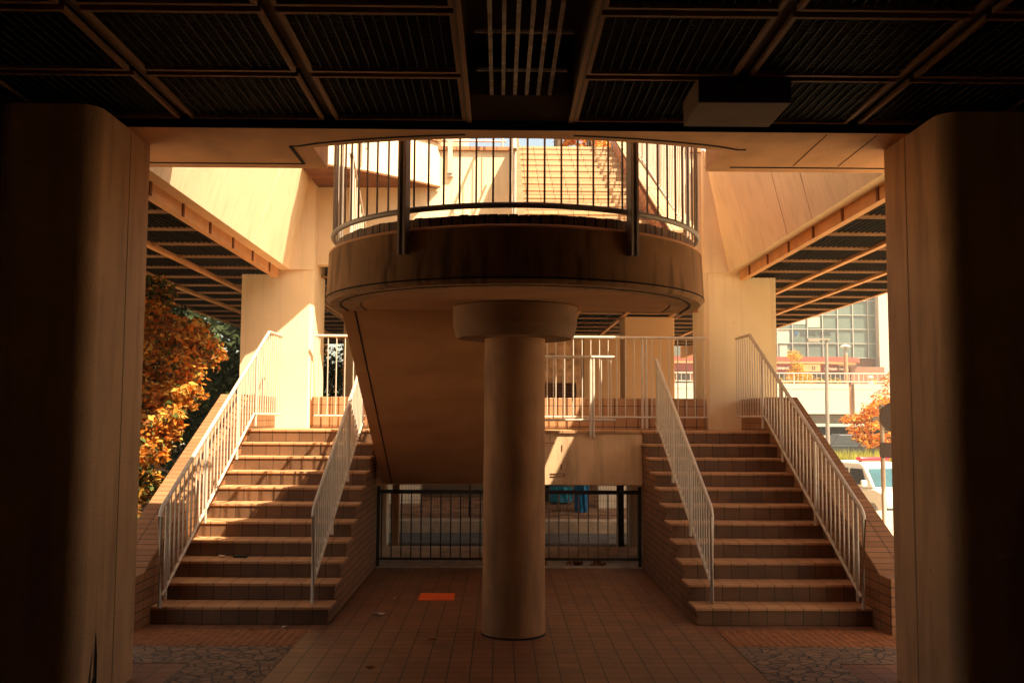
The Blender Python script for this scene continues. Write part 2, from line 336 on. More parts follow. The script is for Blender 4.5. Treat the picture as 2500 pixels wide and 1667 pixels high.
# ---------------------------------------------------------------- upper deck
dk = thing('elevated_deck', 'cream concrete pedestrian deck overhead with a rectangular light well', 'footbridge deck', (0, 7.5, 4))
YF, YE, ZS, ZT = 6.95, 8.10, 4.0, 5.9
arc = []
R_, yc_ = 4.4, 7.165+4.4
for i in range(25):
    x = -1.59+3.18*i/24; arc.append((x, yc_-math.sqrt(R_*R_-x*x)))
poly = [(-6.3, YF), (6.3, YF), (6.3, YE), (1.59, YE)]+arc[::-1]+[(-1.59, YE), (-6.3, YE)]
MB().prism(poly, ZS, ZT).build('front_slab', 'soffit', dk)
# dark drip band along the edge (a thin strip standing just proud of the soffit)
def band(pts, w, h, name, m, par):
    b = MB(); P = [Vector((p[0], p[1], 0)) for p in pts]
    nrm = []
    for i in range(len(P)):
        a = P[max(i-1, 0)]; c = P[min(i+1, len(P)-1)]; d = (c-a).normalized(); nrm.append(Vector((-d.y, d.x, 0)))
    vs = []
    for p, n_ in zip(P, nrm):
        for q, z in ((p-n_*w/2, ZS+.001), (p+n_*w/2, ZS+.001), (p+n_*w/2, ZS-h), (p-n_*w/2, ZS-h)): vs.append((q.x, q.y, z))
    fs = []
    for i in range(len(P)-1):
        for j in range(4): fs.append((i*4+j, i*4+(j+1) % 4, i*4+4+(j+1) % 4, i*4+4+j))
    fs += [(0, 1, 2, 3), tuple(len(vs)-4+i for i in range(4))]
    b.add(vs, fs); return b.build(name, m, par)
for s in (-1, 1):
    if s < 0: band([(s*1.76, 7.42), (s*1.76, 7.95)], .028, .004, 'drip_groove', 'dark', dk)
    band([(s*1.76, 7.95), (s*3.3, 7.95)], .028, .004, 'drip_groove', 'dark', dk)
    lip = [(s*1.76, 7.42)]
    for i in range(9):
        x = 1.70-1.30*i/8; lip.append((s*x, (yc_-math.sqrt(R_*R_-x*x))-.105+.02*(i == 0)))
    band(lip, .028, .004, 'drip_groove', 'dark', dk)
for xx in (2.25, 2.62):
    band([(xx, 7.0), (xx+.02, 7.9)], .006, .003, 'joint', 'dark', dk)
# slab above the grating and over the side and rear decks
MB().box(-6.3, 6.3, -15, YF, 4.62, ZT).build('slab', 'dwall', dk)
for s in (-1, 1):
    MB().box(min(s*3.33, s*6.3), max(s*3.33, s*6.3), YE, 14.4, 4.62, ZT).build('slab', 'dwall', dk)
    MB().box(min(s*6.16, s*6.3), max(s*6.16, s*6.3), YE, 34, 4.02, ZT-.01).build('edge_beam', 'beam', dk)
MB().box(-6.15, 6.15, 14.62, 34, 4.62, ZT-.005).build('slab', 'dwall', dk)
MB().box(-6.3, 6.3, YF-.012, YF-.001, 3.996, 4.62).build('edge_plate', 'dark', dk)
MB().box(-1.585, 1.585, 6.96, 8.095, 5.45, 5.895).build('cover_slab', 'soffit', dk)
MB().box(-2.7, 2.7, 7.9, 8.12, 5.902, 6.06).build('edge_kerb', 'coping', dk)
# inclined fascias of the well
for s in (-1, 1):
    def m3(p): return (p[0]*s, p[1], p[2])
    tb = 12.62 if s < 0 else 13.45
    xt, zt_ = (2.70, 5.9) if s < 0 else (2.785, 5.6)
    A = [(3.2, 8.1, 4.06), (3.35, 8.1, 4.06), (3.35, 8.1, 5.9), (xt, 8.1, zt_)]
    B = [(3.2, 14.14, 4.06), (3.35, 14.3, 4.06), (3.35, 14.3, 5.9), (xt, tb, zt_)]
    vs = [m3(p) for p in A+B]
    MB().add(vs, [(0, 1, 2, 3), (4, 5, 6, 7), (0, 1, 5, 4), (1, 2, 6, 5), (2, 3, 7, 6), (3, 0, 4, 7)]).build('fascia', 'paint', dk)
    # mitre piece to the pillar corner
    C0, C1 = (2.855, 14.2, 4.06), (2.855, 14.2, 5.9)
    vs = [m3(p) for p in [(3.2, 14.14, 4.06), (xt, tb, zt_), C1, C0, (3.3, 14.3, 4.06), (3.3, 14.3, 5.9)]]
    MB().add(vs, [(0, 1, 2), (0, 2, 3), (0, 3, 4), (1, 5, 2), (3, 2, 5, 4), (0, 4, 5, 1)]).build('corner_haunch', 'paint', dk)
    # joint lines on the fascia
    for yy in ((12.0,) if s < 0 else (11.2, 10.3)):
        q = [(3.2, yy, 4.06), (3.2, yy+.012, 4.06), (2.70, yy+.012+(.42 if s < 0 else -.12), 5.9), (2.70, yy+(.42 if s < 0 else -.12), 5.9)]
        n_ = .003
        MB().add([m3((p[0]-n_, p[1], p[2])) for p in q]+[m3((p[0]+.001, p[1], p[2])) for p in q], [(0, 1, 2, 3), (4, 5, 6, 7), (0, 1, 5, 4), (1, 2, 6, 5), (2, 3, 7, 6), (3, 0, 4, 7)]).build('joint', 'rail' if s < 0 else 'fpaint2', dk)
    # steel edge beam below the fascia with stiffener tabs
    eb = MB().box(min(s*3.35, s*3.43), max(s*3.35, s*3.43), YE+.05, 14.1, 3.93, 4.3).build('edge_beam', 'beam', dk)
    for k in range(6):
        y = 8.84+.93*k
        MB().box(min(s*3.335, s*3.35), max(s*3.335, s*3.35), y, y+.05, 3.93, 4.12).build('stiffener', 'rust', eb)
# rear wall of the well
MB().box(-2.855, 2.855, 14.4, 14.62, 4.17, 5.9).build('rear_wall', 'paint', dk)
MB().box(-2.86, .02, 14.36, 14.66, 5.9, 5.96).build('coping', 'coping', dk)
MB().box(1.66, 2.86, 14.36, 14.66, 5.9, 5.96).build('coping', 'coping', dk)
# overhang at the left rear corner
ov = [(-2.72, 13.12), (-2.486, 13.18), (-2.2, 13.36), (-1.9, 13.58), (-1.57, 13.88), (-1.05, 14.39), (-2.86, 14.39), (-2.86, 13.3)]
MB().prism(ov, 5.36, 6.02).build('corner_overhang', 'paint', dk)
MB().prism([(p[0]+.012*(i < 6), p[1]-.02*(i < 6)) for i, p in enumerate(ov)], 5.33, 5.358).build('drip_edge', 'rust', dk)
MB().prism([(p[0]+.03*(i < 6), p[1]-.03*(i < 6)) for i, p in enumerate(ov)], 6.02, 6.1).build('overhang_coping', 'coping', dk)
# fixing bracket on rear wall
MB().box(-.93, -.86, 14.33, 14.398, 5.55, 6.35).box(-.94, -.85, 14.35, 14.398, 5.5, 5.55).build('bracket', 'rail', dk)
MB().box(-2.02, -1.97, 13.3, 13.36, 5.62, 6.2).build('bracket', 'rail', dk)
# ---------------------------------------------------------------- ceiling gratings
def make_panel(lx, ly, w=.026, fm='frame'):
    t = thing('ceiling_panel', '', 'ceiling panel', (0, 0, 0))
    f = MB(); z0, z1 = 0, .03
    f.box(0, lx, 0, w, z0, z1).box(0, lx, ly-w, ly, z0, z1).box(0, w, w, ly-w, z0, z1).box(lx-w, lx, w, ly-w, z0, z1)
    f.build('frame', fm, t)
    g = MB(); n = int(lx/.062)
    for i in range(1, n): x = w+(lx-2*w)*i/n; g.box(x-.0016, x+.0016, w, ly-w, .012, .036)
    n = int(ly/.031)
    for i in range(1, n): y = w+(ly-2*w)*i/n; g.box(w, lx-w, y-.0022, y+.0022, .022, .029)
    g.build('grille', 'grate', t)
    return t
panels = {}
ZP = 4.05
def put_panel(x, y, lx, ly, z, label, group):
    k = (round(lx, 3), round(ly, 3), z)
    if k not in panels:
        t = make_panel(lx, ly) if z == ZP else make_panel(lx, ly, .015, 'frame2'); t.location = (x, y, z); t['label'] = label; t['group'] = group; panels[k] = t
    else: dup(panels[k], (x, y, z), label, group)
ZP = 4.05
XB = [.39, 1.37, 2.40, 3.43]
rows = [6.955-.98*k for k in range(5)]
rn = ['at the far edge', 'one row in from the far edge', 'two rows in from the far edge', 'three rows in from the far edge']
cn = ['beside the central slatted channel', 'second column out from the channel', 'above the foreground pillar, outermost column']
for s in (-1, 1):
    for c in range(3):
        a, b = XB[c]+.04*(c > 0), XB[c+1]-.04
        for r in range(4):
            y1 = rows[r]-.035-(.01 if r == 0 else 0); y0 = rows[r+1]+.035
            put_panel(a if s > 0 else -b, y0, b-a, y1-y0 if r else .90, ZP, 'dark grating panel %s of the channel, %s, %s' % (SIDE[s], cn[c], rn[r]), 'grating panels of the front ceiling')
# side walkway panels
SX = [3.45, 4.36, 5.26, 6.14]
for s in (-1, 1):
    for c in range(3):
        a, b = SX[c]+.02, SX[c+1]-.04
        for r in range(11):
            y0 = 7.97+.18*(r == 0)+.93*r
            put_panel(a if s > 0 else -b, y0, b-a, .87-.18*(r == 0), 3.97, 'grating panel under the %s walkway, %s column from the well, %s' % (SIDE[s], ['first', 'second', 'third'][c], ['nearest row', 'second row', 'third row', 'fourth row', 'fifth row', 'sixth row', 'seventh row', 'eighth row', 'ninth row', 'tenth row', 'eleventh row', 'twelfth row'][r]), 'grating panels under the %s walkway' % SIDE[s])
# rear deck panels
for r in range(10):
    y0 = 17.72+.98*r if False else 14.75+.98*r
    for c in range(7):
        x0 = -3.38+.97*c
        put_panel(x0, y0, .90, .91, 4.02, 'grating ceiling panel under the rear deck behind the landing', 'grating panels under the rear deck')
for s in (-1, 1):
    for r in range(10):
        y0 = 18.25+.93*r
        for c in range(3):
            a, b = SX[c]+.02, SX[c+1]-.04
            put_panel(a if s > 0 else -b, y0, b-a, .87, 3.97, 'distant grating panel far along the %s side of the rear deck' % SIDE[s], 'distant grating panels on the %s' % SIDE[s])
# steel beams between panels
def sbeam(x0, x1, y0, y1, z0, z1, label, group):
    tag(MB().box(x0, x1, y0, y1, z0, z1).build('steel_beam', 'channel'), label, 'ceiling beam', group)
for s in (-1, 1):
    for i, x in enumerate(XB[1:3]):
        sbeam(s*x-.03, s*x+.03, -8, 6.93, 4.09, 4.3, 'dark steel beam running away on the %s, %s from the channel' % (SIDE[s], ['first', 'second'][i]), 'long beams of the front ceiling')
for k, y in enumerate(rows[1:]):
    for s in (-1, 1):
        sbeam(min(s*.41, s*3.5), max(s*.41, s*3.5), y-.02, y+.02, 4.10, 4.25, 'dark cross beam %s of the channel, number %s from the far edge' % (SIDE[s], ['one', 'two', 'three', 'four'][k]), 'cross beams of the front ceiling')
for s in (-1, 1):
    for i, x in enumerate(SX[1:3]):
        tag(MB().box(s*x-.045, s*x+.025, 8.2, 25.8, 3.95, 4.2).build('steel_beam', 'beam'), 'long orange-lit beam under the %s walkway, %s from the well' % (SIDE[s], ['first', 'second'][i]), 'ceiling beam', 'long beams under the walkways')
for c in range(8):
    tag(MB().box(-3.43+.97*c-.02, -3.43+.97*c+.02, 14.7, 25, 4.0, 4.2).build('steel_beam', 'beam'), 'long beam under the rear deck seen past the column', 'ceiling beam', 'long beams under the rear deck')
# central channel
ch = thing('ceiling_channel', 'recessed dark channel with six pale slats in the middle of the ceiling', 'ceiling channel', (0, 5, 4.1))
for s in (-1, 1):
    MB().box(min(s*.375, s*.39), max(s*.375, s*.39), -2, 6.93, 4.045, 4.6).build('side_board', 'channel', ch)
    MB().box(min(s*.35, s*.375), max(s*.35, s*.375), -2, 6.93, 4.045, 4.07).build('side_lip', 'frame', ch)
for i in range(6):
    x = -.205+.082*i
    MB().box(x-.0125, x+.0125, -2, 6.78, 4.20, 4.22).build('slat', 'slat', ch)
for y in (5.7, 6.35, 4.9): MB().box(-.3, .3, y, y+.02, 4.222, 4.24).build('cross_bar', 'slat', ch)
MB().prism([(6.78, 4.4), (6.78, 4.2), (6.93, 4.06), (6.93, 4.4)], -.37, .37, 'x').build('end_board', 'channel', ch)
# hanging box
hb = thing('hanging_sign_box', 'beige box with a dark red front hanging under the ceiling', 'sign box', (1.4, 6.2, 4.0))
MB().box(1.105, 1.69, 6.02, 6.52, 3.905, 4.09).build('case', 'box', hb, bevel=.006)
MB().box(1.105, 1.69, 6.005, 6.02, 3.905, 4.09).build('front_face', 'boxred', hb)
# ---------------------------------------------------------------- text helper
def text(name, body, size, loc, m, parent, rotx=90, sxx=1.0, bold=.0, align='LEFT'):
    cu = bpy.data.curves.new(name, 'FONT'); cu.body = body; cu.size = size; cu.extrude = .01; cu.offset = bold; cu.align_x = align
    tmp = bpy.data.objects.new(name+'_tmp', cu); COL.objects.link(tmp); bpy.context.view_layer.update()
    me = bpy.data.meshes.new_from_object(tmp.evaluated_get(bpy.context.evaluated_depsgraph_get()))
    bpy.data.objects.remove(tmp); bpy.data.curves.remove(cu)
    me.materials.clear(); me.materials.append(M_[m])
    o = bpy.data.objects.new(name, me); COL.objects.link(o); o.parent = parent
    pl = parent_loc(parent); o.location = Vector(loc)-pl; o.rotation_euler = (math.radians(rotx), 0, 0); o.scale = (sxx, 1, 1)
    return o
text('letters', '\u5927', .12, (1.33, 6.003, 3.95), 'box', hb)
# ---------------------------------------------------------------- lower stairs, parapets
D0, T0, G0, W0, RS = 9.31, .341, 1.734, 3.372, .16
for s in (-1, 1):
    w = SIDE[s]
    st = thing('staircase', '%s lower flight of brown tiled steps with pale nosings' % w, 'stairs', (s*2.55, D0, 0), 'two lower flights')
    for k in range(11):
        y = D0+k*T0; z = (k+1)*RS
        y1 = y+T0 if k < 10 else 12.72+.3
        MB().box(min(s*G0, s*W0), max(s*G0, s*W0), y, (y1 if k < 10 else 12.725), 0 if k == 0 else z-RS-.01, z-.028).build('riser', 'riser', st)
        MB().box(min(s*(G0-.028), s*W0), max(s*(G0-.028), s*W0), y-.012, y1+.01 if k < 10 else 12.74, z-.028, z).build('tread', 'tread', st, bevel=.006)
    prof = [(D0, 0), (D0, RS-.03)]
    for k in range(1, 11): prof += [(D0+k*T0, k*RS-.03), (D0+k*T0, (k+1)*RS-.03)]
    prof += [(12.79, 11*RS-.03), (12.79, 0)]
    MB().prism(prof, min(s*(G0-.012), s*(G0+.002)), max(s*(G0-.012), s*(G0+.002)), 'x').build('side_wall', 'brick', st)
    pp = thing('parapet', 'sloping brick-tiled parapet on the outer side of the %s stairs' % w, 'parapet wall', (s*3.56, 9, 0), 'outer stair parapets')
    prof = [(8.86, 0), (8.86, .50), (9.12, .50), (9.22, .56), (12.66, 2.17), (12.42+.32, 2.21), (14.2, 2.21), (14.2, 0)]
    MB().prism(prof, min(s*W0, s*3.75), max(s*W0, s*3.75), 'x').build('wall', 'ptile', pp, bevel=.01)
# ---------------------------------------------------------------- landing behind
ld = thing('landing', 'dirty cream concrete landing between the two lower flights', 'landing', (0, 13.4, 1.4))
MB().box(-G0+.012, G0-.012, 12.73, 14.42, 1.06, 1.728).build('slab', 'dirtybeam', ld, bevel=.012)
MB().box(-G0+.03, G0-.03, 12.71, 14.20, 1.73, 1.76).build('paving', 'tread', ld)
for s in (-1, 1):
    MB().box(min(s*1.70, s*W0), max(s*1.70, s*W0), 12.742, 14.2, 1.06, 1.76).build('side_slab', 'tread', ld)
MB().box(-2.85, 2.85, 14.2, 14.42, 1.76, 2.215).build('low_wall', 'lowtile', ld, bevel=.008)
MB().box(-2.8, 1.3, 14.425, 16.3, 1.5, 1.75).build('sun_blocker_slab', 'dirtybeam', ld)  # unseen slab added to keep a sun patch off the road
# conduit stains on beam face
for x0, x1, z0, z1 in ((.52, .70, 1.17, 1.178), (.52, .70, 1.205, 1.213), (.70, .71, 1.17, 1.213), (.66, .675, 1.25, 1.33), (.35, .36, 1.25, 1.34), (.35, .36, 1.47, 1.6), (.67, .68, 1.5, 1.58), (.42, .58, 1.60, 1.606)): MB().box(x0, x1, 12.722, 12.7285, z0, z1).build('rust_mark', 'rust', ld)
# ---------------------------------------------------------------- rear pillars
for s in (-1, 1):
    t = thing('pillar', 'cream concrete pillar rising behind the %s end of the landing' % SIDE[s], 'pillar', (s*3.37, 14.7, 1.7), 'pillars behind the landing')
    a, b = 2.855, 3.90
    ch_ = [(a, 14.26), (a+.06, 14.2), (b, 14.2), (b, 15.1), (a, 15.1)]
    MB().prism(sx(ch_, s), 0, 4.06).build('shaft', 'paint', t)
    MB().prism(sx([(a, 14.26), (a+.06, 14.2), (3.34, 14.2), (3.34, 15.1), (a, 15.1)], s), 4.06, 5.9).build('upper_shaft', 'paint', t)
for x0, x1, y, g in ((2.42, 3.45, 20.0, 'the nearer'), (2.0, 2.95, 25.0, 'the farther'), (-3.5, -2.6, 21.0, 'left')):
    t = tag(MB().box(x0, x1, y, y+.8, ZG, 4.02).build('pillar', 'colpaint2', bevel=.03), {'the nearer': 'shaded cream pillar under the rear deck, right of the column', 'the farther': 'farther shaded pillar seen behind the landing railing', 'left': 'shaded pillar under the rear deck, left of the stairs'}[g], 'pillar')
# piers under landing
for s, x in ((-1, -1.93), (1, 1.93)):
    tag(MB().prism(rrect(x-.13, x+.13, 14.6, 15.05, .05), 0, 1.06).build('pier', 'palewall', smooth=True), 'short pale pier under the landing at the %s end of the fence' % SIDE[s], 'pier', 'piers under the landing')
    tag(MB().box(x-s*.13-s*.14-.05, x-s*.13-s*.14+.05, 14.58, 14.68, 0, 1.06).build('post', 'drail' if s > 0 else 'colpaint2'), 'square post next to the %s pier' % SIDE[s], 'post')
def stain_mat(name, col, scale, lo, hi):
    m = bpy.data.materials.new(name); m.use_nodes = True; N = m.node_tree.nodes; L = m.node_tree.links; p = N['Principled BSDF']
    p.inputs['Base Color'].default_value = (*col, 1); p.inputs['Roughness'].default_value = .95
    tc = N.new('ShaderNodeTexCoord'); mp = N.new('ShaderNodeMapping'); mp.inputs['Scale'].default_value = scale; L.new(tc.outputs['Object'], mp.inputs[0])
    no = N.new('ShaderNodeTexNoise'); no.inputs['Scale'].default_value = 1; no.inputs['Detail'].default_value = 7; no.inputs['Roughness'].default_value = .7; L.new(mp.outputs[0], no.inputs['Vector'])
    uv = N.new('ShaderNodeTexCoord'); sp = N.new('ShaderNodeVectorMath'); sp.operation = 'DISTANCE'; sp.inputs[1].default_value = (.5, .5, .5); L.new(uv.outputs['Generated'], sp.inputs[0])
    fd = N.new('ShaderNodeMapRange'); fd.inputs[1].default_value = .25; fd.inputs[2].default_value = .5; fd.inputs[3].default_value = 0; fd.inputs[4].default_value = .35; L.new(sp.outputs['Value'], fd.inputs[0])
    sb = N.new('ShaderNodeMath'); sb.operation = 'SUBTRACT'; L.new(no.outputs[0], sb.inputs[0]); L.new(fd.outputs[0], sb.inputs[1])
    r = N.new('ShaderNodeMapRange'); r.inputs[1].default_value = lo; r.inputs[2].default_value = hi; r.inputs[4].default_value = .8; L.new(sb.outputs[0], r.inputs[0]); L.new(r.outputs[0], p.inputs['Alpha'])
    return m
M_['stainA'] = stain_mat('rust stain', (.42, .17, .05), (7, 7, 9), .38, .60)
M_['stainB'] = stain_mat('dark drip stain', (.07, .035, .018), (22, 22, 3), .30, .48)
MB().box(1.18, 1.62, 12.724, 12.728, 1.08, 1.72).build('drip_stain', 'stainB', ld)
MB().box(.3, .75, 12.724, 12.728, 1.55, 1.70).build('drip_stain', 'stainB', ld)
rs = [o for o in bpy.data.objects if o.get('label', '').startswith('cream concrete pillar rising behind the right')][0]
MB().box(2.93, 3.36, 14.192, 14.196, 1.84, 2.16).build('rust_stain', 'stainA', rs)
# ---------------------------------------------------------------- central column
cl = thing('column', 'round concrete column with a wide capital under the balcony', 'column', (0, 8.95, 0))
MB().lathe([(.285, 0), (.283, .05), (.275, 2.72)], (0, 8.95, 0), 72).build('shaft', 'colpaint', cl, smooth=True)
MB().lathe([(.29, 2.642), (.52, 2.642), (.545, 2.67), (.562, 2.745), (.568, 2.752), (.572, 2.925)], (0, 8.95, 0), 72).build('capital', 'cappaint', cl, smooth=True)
MB().lathe([(.289, .0), (.290, .008), (.286, .015)], (0, 8.95, 0), 72).build('base_ring', 'dark', cl, smooth=True)  # thin dark ring around the foot of the column
for zz in (): MB().lathe([(.2845-.0032*zz, zz), (.2855-.0032*zz, zz+.003), (.2845-.0032*zz, zz+.006)], (0, 8.95, 0), 72).build('form_joint', 'fpaint2', cl, smooth=True)
MB().lathe([(.292, 2.65), (.292, 2.668)], (0, 8.95, 0), 72).build('collar', 'dark', cl, smooth=True)
# ---------------------------------------------------------------- central staircase with balcony
cs = thing('central_staircase', 'dogleg stair with a round balcony landing on the column', 'staircase', (0, 8.95, 2.92))
def ush(R, yb, n=48):
    return [(R*math.cos(math.radians(180+180*i/n)), 8.95+R*math.sin(math.radians(180+180*i/n))) for i in range(n+1)]+[(R, yb), (-R, yb)]
def loft(prof, yb, n=64, closed=True):
    # prof: list of (R, z) round the U outline, swept as a ring
    vs = []; fs = []
    path = [math.radians(180+180*i/n) for i in range(n+1)]
    outline = lambda R: [(-R, yb)]+[(R*math.cos(a), 8.95+R*math.sin(a)) for a in path]+[(R, yb)]
    m = len(prof); k = n+3
    for R, z in prof:
        for x, y in outline(R): vs.append((x, y, z))
    for i in range(m):
        j = (i+1) % m
        for q in range(k-1): fs.append((i*k+q, i*k+q+1, j*k+q+1, j*k+q))
    fs += [tuple(i*k for i in range(m)), tuple(i*k+k-1 for i in range(m))]
    return MB().add(vs, fs)
RB = 1.71
loft([(RB, 2.96), (RB-.02, 3.36), (RB-.035, 3.375), (RB-.3, 3.375), (RB-.3, 2.93), (RB-.035, 2.925)], 9.35).build('rim', 'rim', cs, smooth=True)
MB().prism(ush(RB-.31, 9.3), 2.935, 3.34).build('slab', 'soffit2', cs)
loft([(RB-.12, 2.921), (RB-.135, 2.921), (RB-.135, 2.93), (RB-.12, 2.93)], 9.3).build('drip_groove', 'dark', cs)
MB().prism(ush(RB-.305, 9.4), 3.342, 3.40).build('floor_paving', 'utread', cs)
loft([(RB+.002, 2.962), (RB+.002, 2.974), (RB-.01, 2.974), (RB-.01, 2.962)], 9.34).build('drip_line', 'dark', cs)
loft([(RB-.017, 3.352), (RB-.019, 3.366), (RB-.034, 3.378), (RB-.05, 3.378), (RB-.05, 3.352)], 9.34).build('rim_highlight', 'soffit', cs, smooth=True)  # lighter ring paints the light caught by the rounded top edge
# brick upstand: individual soldier bricks on the rim
up_ = MB(); nb = 66
for i in range(nb):
    a0 = math.radians(180+180*(i+.04)/nb); a1 = math.radians(180+180*(i+.96)/nb); zt = 3.462+random.uniform(-.004, .006)
    r0, r1 = RB-.20, RB-.085
    q = [(r0*math.cos(a0), 8.95+r0*math.sin(a0)), (r1*math.cos(a0), 8.95+r1*math.sin(a0)), (r1*math.cos(a1), 8.95+r1*math.sin(a1)), (r0*math.cos(a1), 8.95+r0*math.sin(a1))]
    up_.prism(q, 3.376, zt)
up_.build('brick_upstand', 'soldier', cs)
loft([(RB-.095, 3.376), (RB-.095, 3.452), (RB-.19, 3.452), (RB-.19, 3.376)], 9.3).build('mortar_bed', 'dark', cs)
MB().box(-RB+.09, -RB+.2, 8.955, 9.4, 3.376, 3.465).build('brick_upstand', 'soldier', cs)
MB().box(RB-.2, RB-.09, 8.955, 9.4, 3.376, 3.465).build('brick_upstand', 'soldier', cs)
# lower flight (descends to the landing)
LX0, LX1 = -1.64, -.04
ya, yb_ = 9.25, 12.70
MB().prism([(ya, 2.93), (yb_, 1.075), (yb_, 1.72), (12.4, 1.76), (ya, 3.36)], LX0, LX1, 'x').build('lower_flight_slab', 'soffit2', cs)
sl = (1.075-2.93)/(yb_-ya)
for xx in (LX0+.12,):
    MB().add([(xx, ya, 2.93-.003), (xx+.014, ya, 2.93-.003), (xx+.014, yb_, 1.075-.003), (xx, yb_, 1.075-.003), (xx, ya, 2.935), (xx+.014, ya, 2.935), (xx+.014, yb_, 1.08), (xx, yb_, 1.08)], [(0, 1, 2, 3), (4, 5, 6, 7), (0, 1, 5, 4), (1, 2, 6, 5), (2, 3, 7, 6), (3, 0, 4, 7)]).build('drip_groove', 'dark', cs)
for k in range(9):
    y0 = 9.42+.33*k; z = 3.40-.164*(k+1)
    MB().box(LX0+.1, LX1, y0, y0+.34, z-.3, z).build('step', 'utread', cs)
MB().prism([(9.4, 3.38), (12.5, 1.8), (12.5, 2.0), (9.4, 3.56)], LX0, LX0+.1, 'x').build('side_parapet', 'ptile', cs)
# upper flight (climbs to the deck)
UX0, UX1, UR, UT = .12, 1.50, 1/6, .33
ytop = 14.12
for k in range(15):
    z = 5.90-UR*(14-k); y = ytop-UT*(14-k)
    MB().box(UX0, UX1, y, y+UT+.05 if k < 14 else 14.7, z-UR-.02, z-.035).build('riser', 'uriser', cs)
    MB().box(UX0, UX1, y-.007, y+UT-.0 if k < 14 else 14.7, z-.035, z).build('tread', 'utread', cs)
y0 = ytop-UT*14
MB().prism([(y0, 3.38), (y0, 3.05), (10.0, 3.46), (14.39, 5.65), (14.39, 5.72), (ytop-.05, 5.68)], UX0, UX1, 'x').build('upper_flight_slab', 'paint', cs)
ps = UR/UT
for x0, x1, h, nm in ((.03, UX0-.002, .13, 'thin'), (UX1+.002, UX1+.25, .16, 'wide')):
    MB().prism([(y0-.25, 2.93), (y0-.25, 3.46), (y0, 3.38+UR+h), (ytop, 5.9+h), (14.36, 5.9+h), (14.36, 5.64 if nm == 'thin' else 5.25), (10.0, 3.44 if nm == 'thin' else 3.06), (y0, 2.98)], x0, x1, 'x').build('side_parapet', 'ptile' if nm == 'thin' else 'coping', cs)
MB().prism([(y0-.2, 3.38+UR+.161), (ytop, 6.0+.066), (ytop, 6.0+.09), (y0-.2, 3.38+UR+.19)], UX1+.0, UX1+.255, 'x').build('parapet_top', 'utread', cs)
# ---------------------------------------------------------------- railings
def rail_thing(label, top, bot, n_bal, posts, m='rail', rt_=.021, rb_=.016, rbal=.0085, group=None, bal_xy=None, name='railing', post_r=.017):
    """top / bot: polylines; posts: list of (fraction, extra length below bottom rail)."""
    T = [Vector(p) for p in top]; B = [Vector(p) for p in bot]
    t = thing(name, label, 'railing', tuple(B[0]), group)
    MB().tube(T, rt_, 12).build('top_rail', m, t, smooth=True)
    MB().tube(B, rb_, 10).build('bottom_rail', m, t, smooth=True)
    def ev(P, f):
        L = [0.0]
        for i in range(1, len(P)): L.append(L[-1]+math.hypot(P[i].x-P[i-1].x, P[i].y-P[i-1].y)+1e-9)
        d = f*L[-1]
        for i in range(1, len(P)):
            if d <= L[i]+1e-9:
                k = (d-L[i-1])/(L[i]-L[i-1]); return P[i-1].lerp(P[i], k)
        return P[-1].copy()
    def top_at(b):
        best = None
        for i in range(1, len(T)):
            a, c = T[i-1], T[i]; ab = Vector((c.x-a.x, c.y-a.y)); L2 = ab.length_squared+1e-12
            k = max(0, min(1, ((b.x-a.x)*ab.x+(b.y-a.y)*ab.y)/L2)); q = a.lerp(c, k); d = math.hypot(q.x-b.x, q.y-b.y)
            if best is None or d < best[0]: best = (d, q)
        return best[1]
    for i in range(n_bal):
        b = ev(B, (i+.5)/n_bal); q = top_at(b)
        MB().tube([b, (b.x, b.y, q.z)], rbal, 6, cap=False).build('baluster', m, t)
    for f, ext in posts:
        b = ev(B, f); q = top_at(b)
        MB().tube([(b.x, b.y, b.z-ext), (b.x, b.y, q.z)], post_r, 10).build('post', m, t, smooth=True)
    return t
for s in (-1, 1):
    w = SIDE[s]; x = s*3.25
    rail_thing('white stair rail on the outer side of the %s stairs' % w,
               [(x, 9.20, .17), (x, 9.14, 1.00), (x, 9.17, 1.06), (x, 9.22, 1.10), (x, 13.19, 3.06), (x, 13.95, 3.07)],
               [(x, 9.24, .27), (x, 12.48, 1.955), (x, 14.0, 1.955)], 38, [(.02, .1), (.27, .14), (.52, .14), (.70, .15)], group='outer stair rails')
    x = s*1.905
    rail_thing('white stair rail standing on the inner edge of the %s stairs' % w,
               [(x, 9.50, .16), (x, 9.46, .98), (x, 9.49, 1.05), (x, 9.54, 1.09), (x, 12.72, 2.68), (x*1.0, 12.78, 2.68)],
               [(x, 9.55, .36), (x, 12.70, 1.86), (x, 12.78, 1.86)], 28, [(.30, .14), (.62, .14), (.97, .1)], group='inner stair rails')
# railing on landing front, right of the flight
rail_thing('white railing along the front edge of the landing', [(.0, 12.70, 2.715), (1.36, 12.70, 2.715)], [(.0, 12.70, 1.90), (1.37, 12.70, 1.90)], 11, [(.76, .22), (.79, .22)], group='landing railings')
rail_thing('taller white railing before the low tiled wall, right of the column', [(-.02, 14.12, 3.09), (2.86, 14.12, 3.09)], [(-.02, 14.12, 1.94), (2.88, 14.12, 1.94)], 23, [(.135, .16), (.67, .16), (.69, .16)], group='landing railings')
rail_thing('white railing before the low tiled wall, left of the soffit', [(-2.80, 14.12, 3.09), (-1.2, 14.12, 3.09)], [(-2.80, 14.12, 1.94), (-1.2, 14.12, 1.94)], 13, [(.97, .16)], group='landing railings')
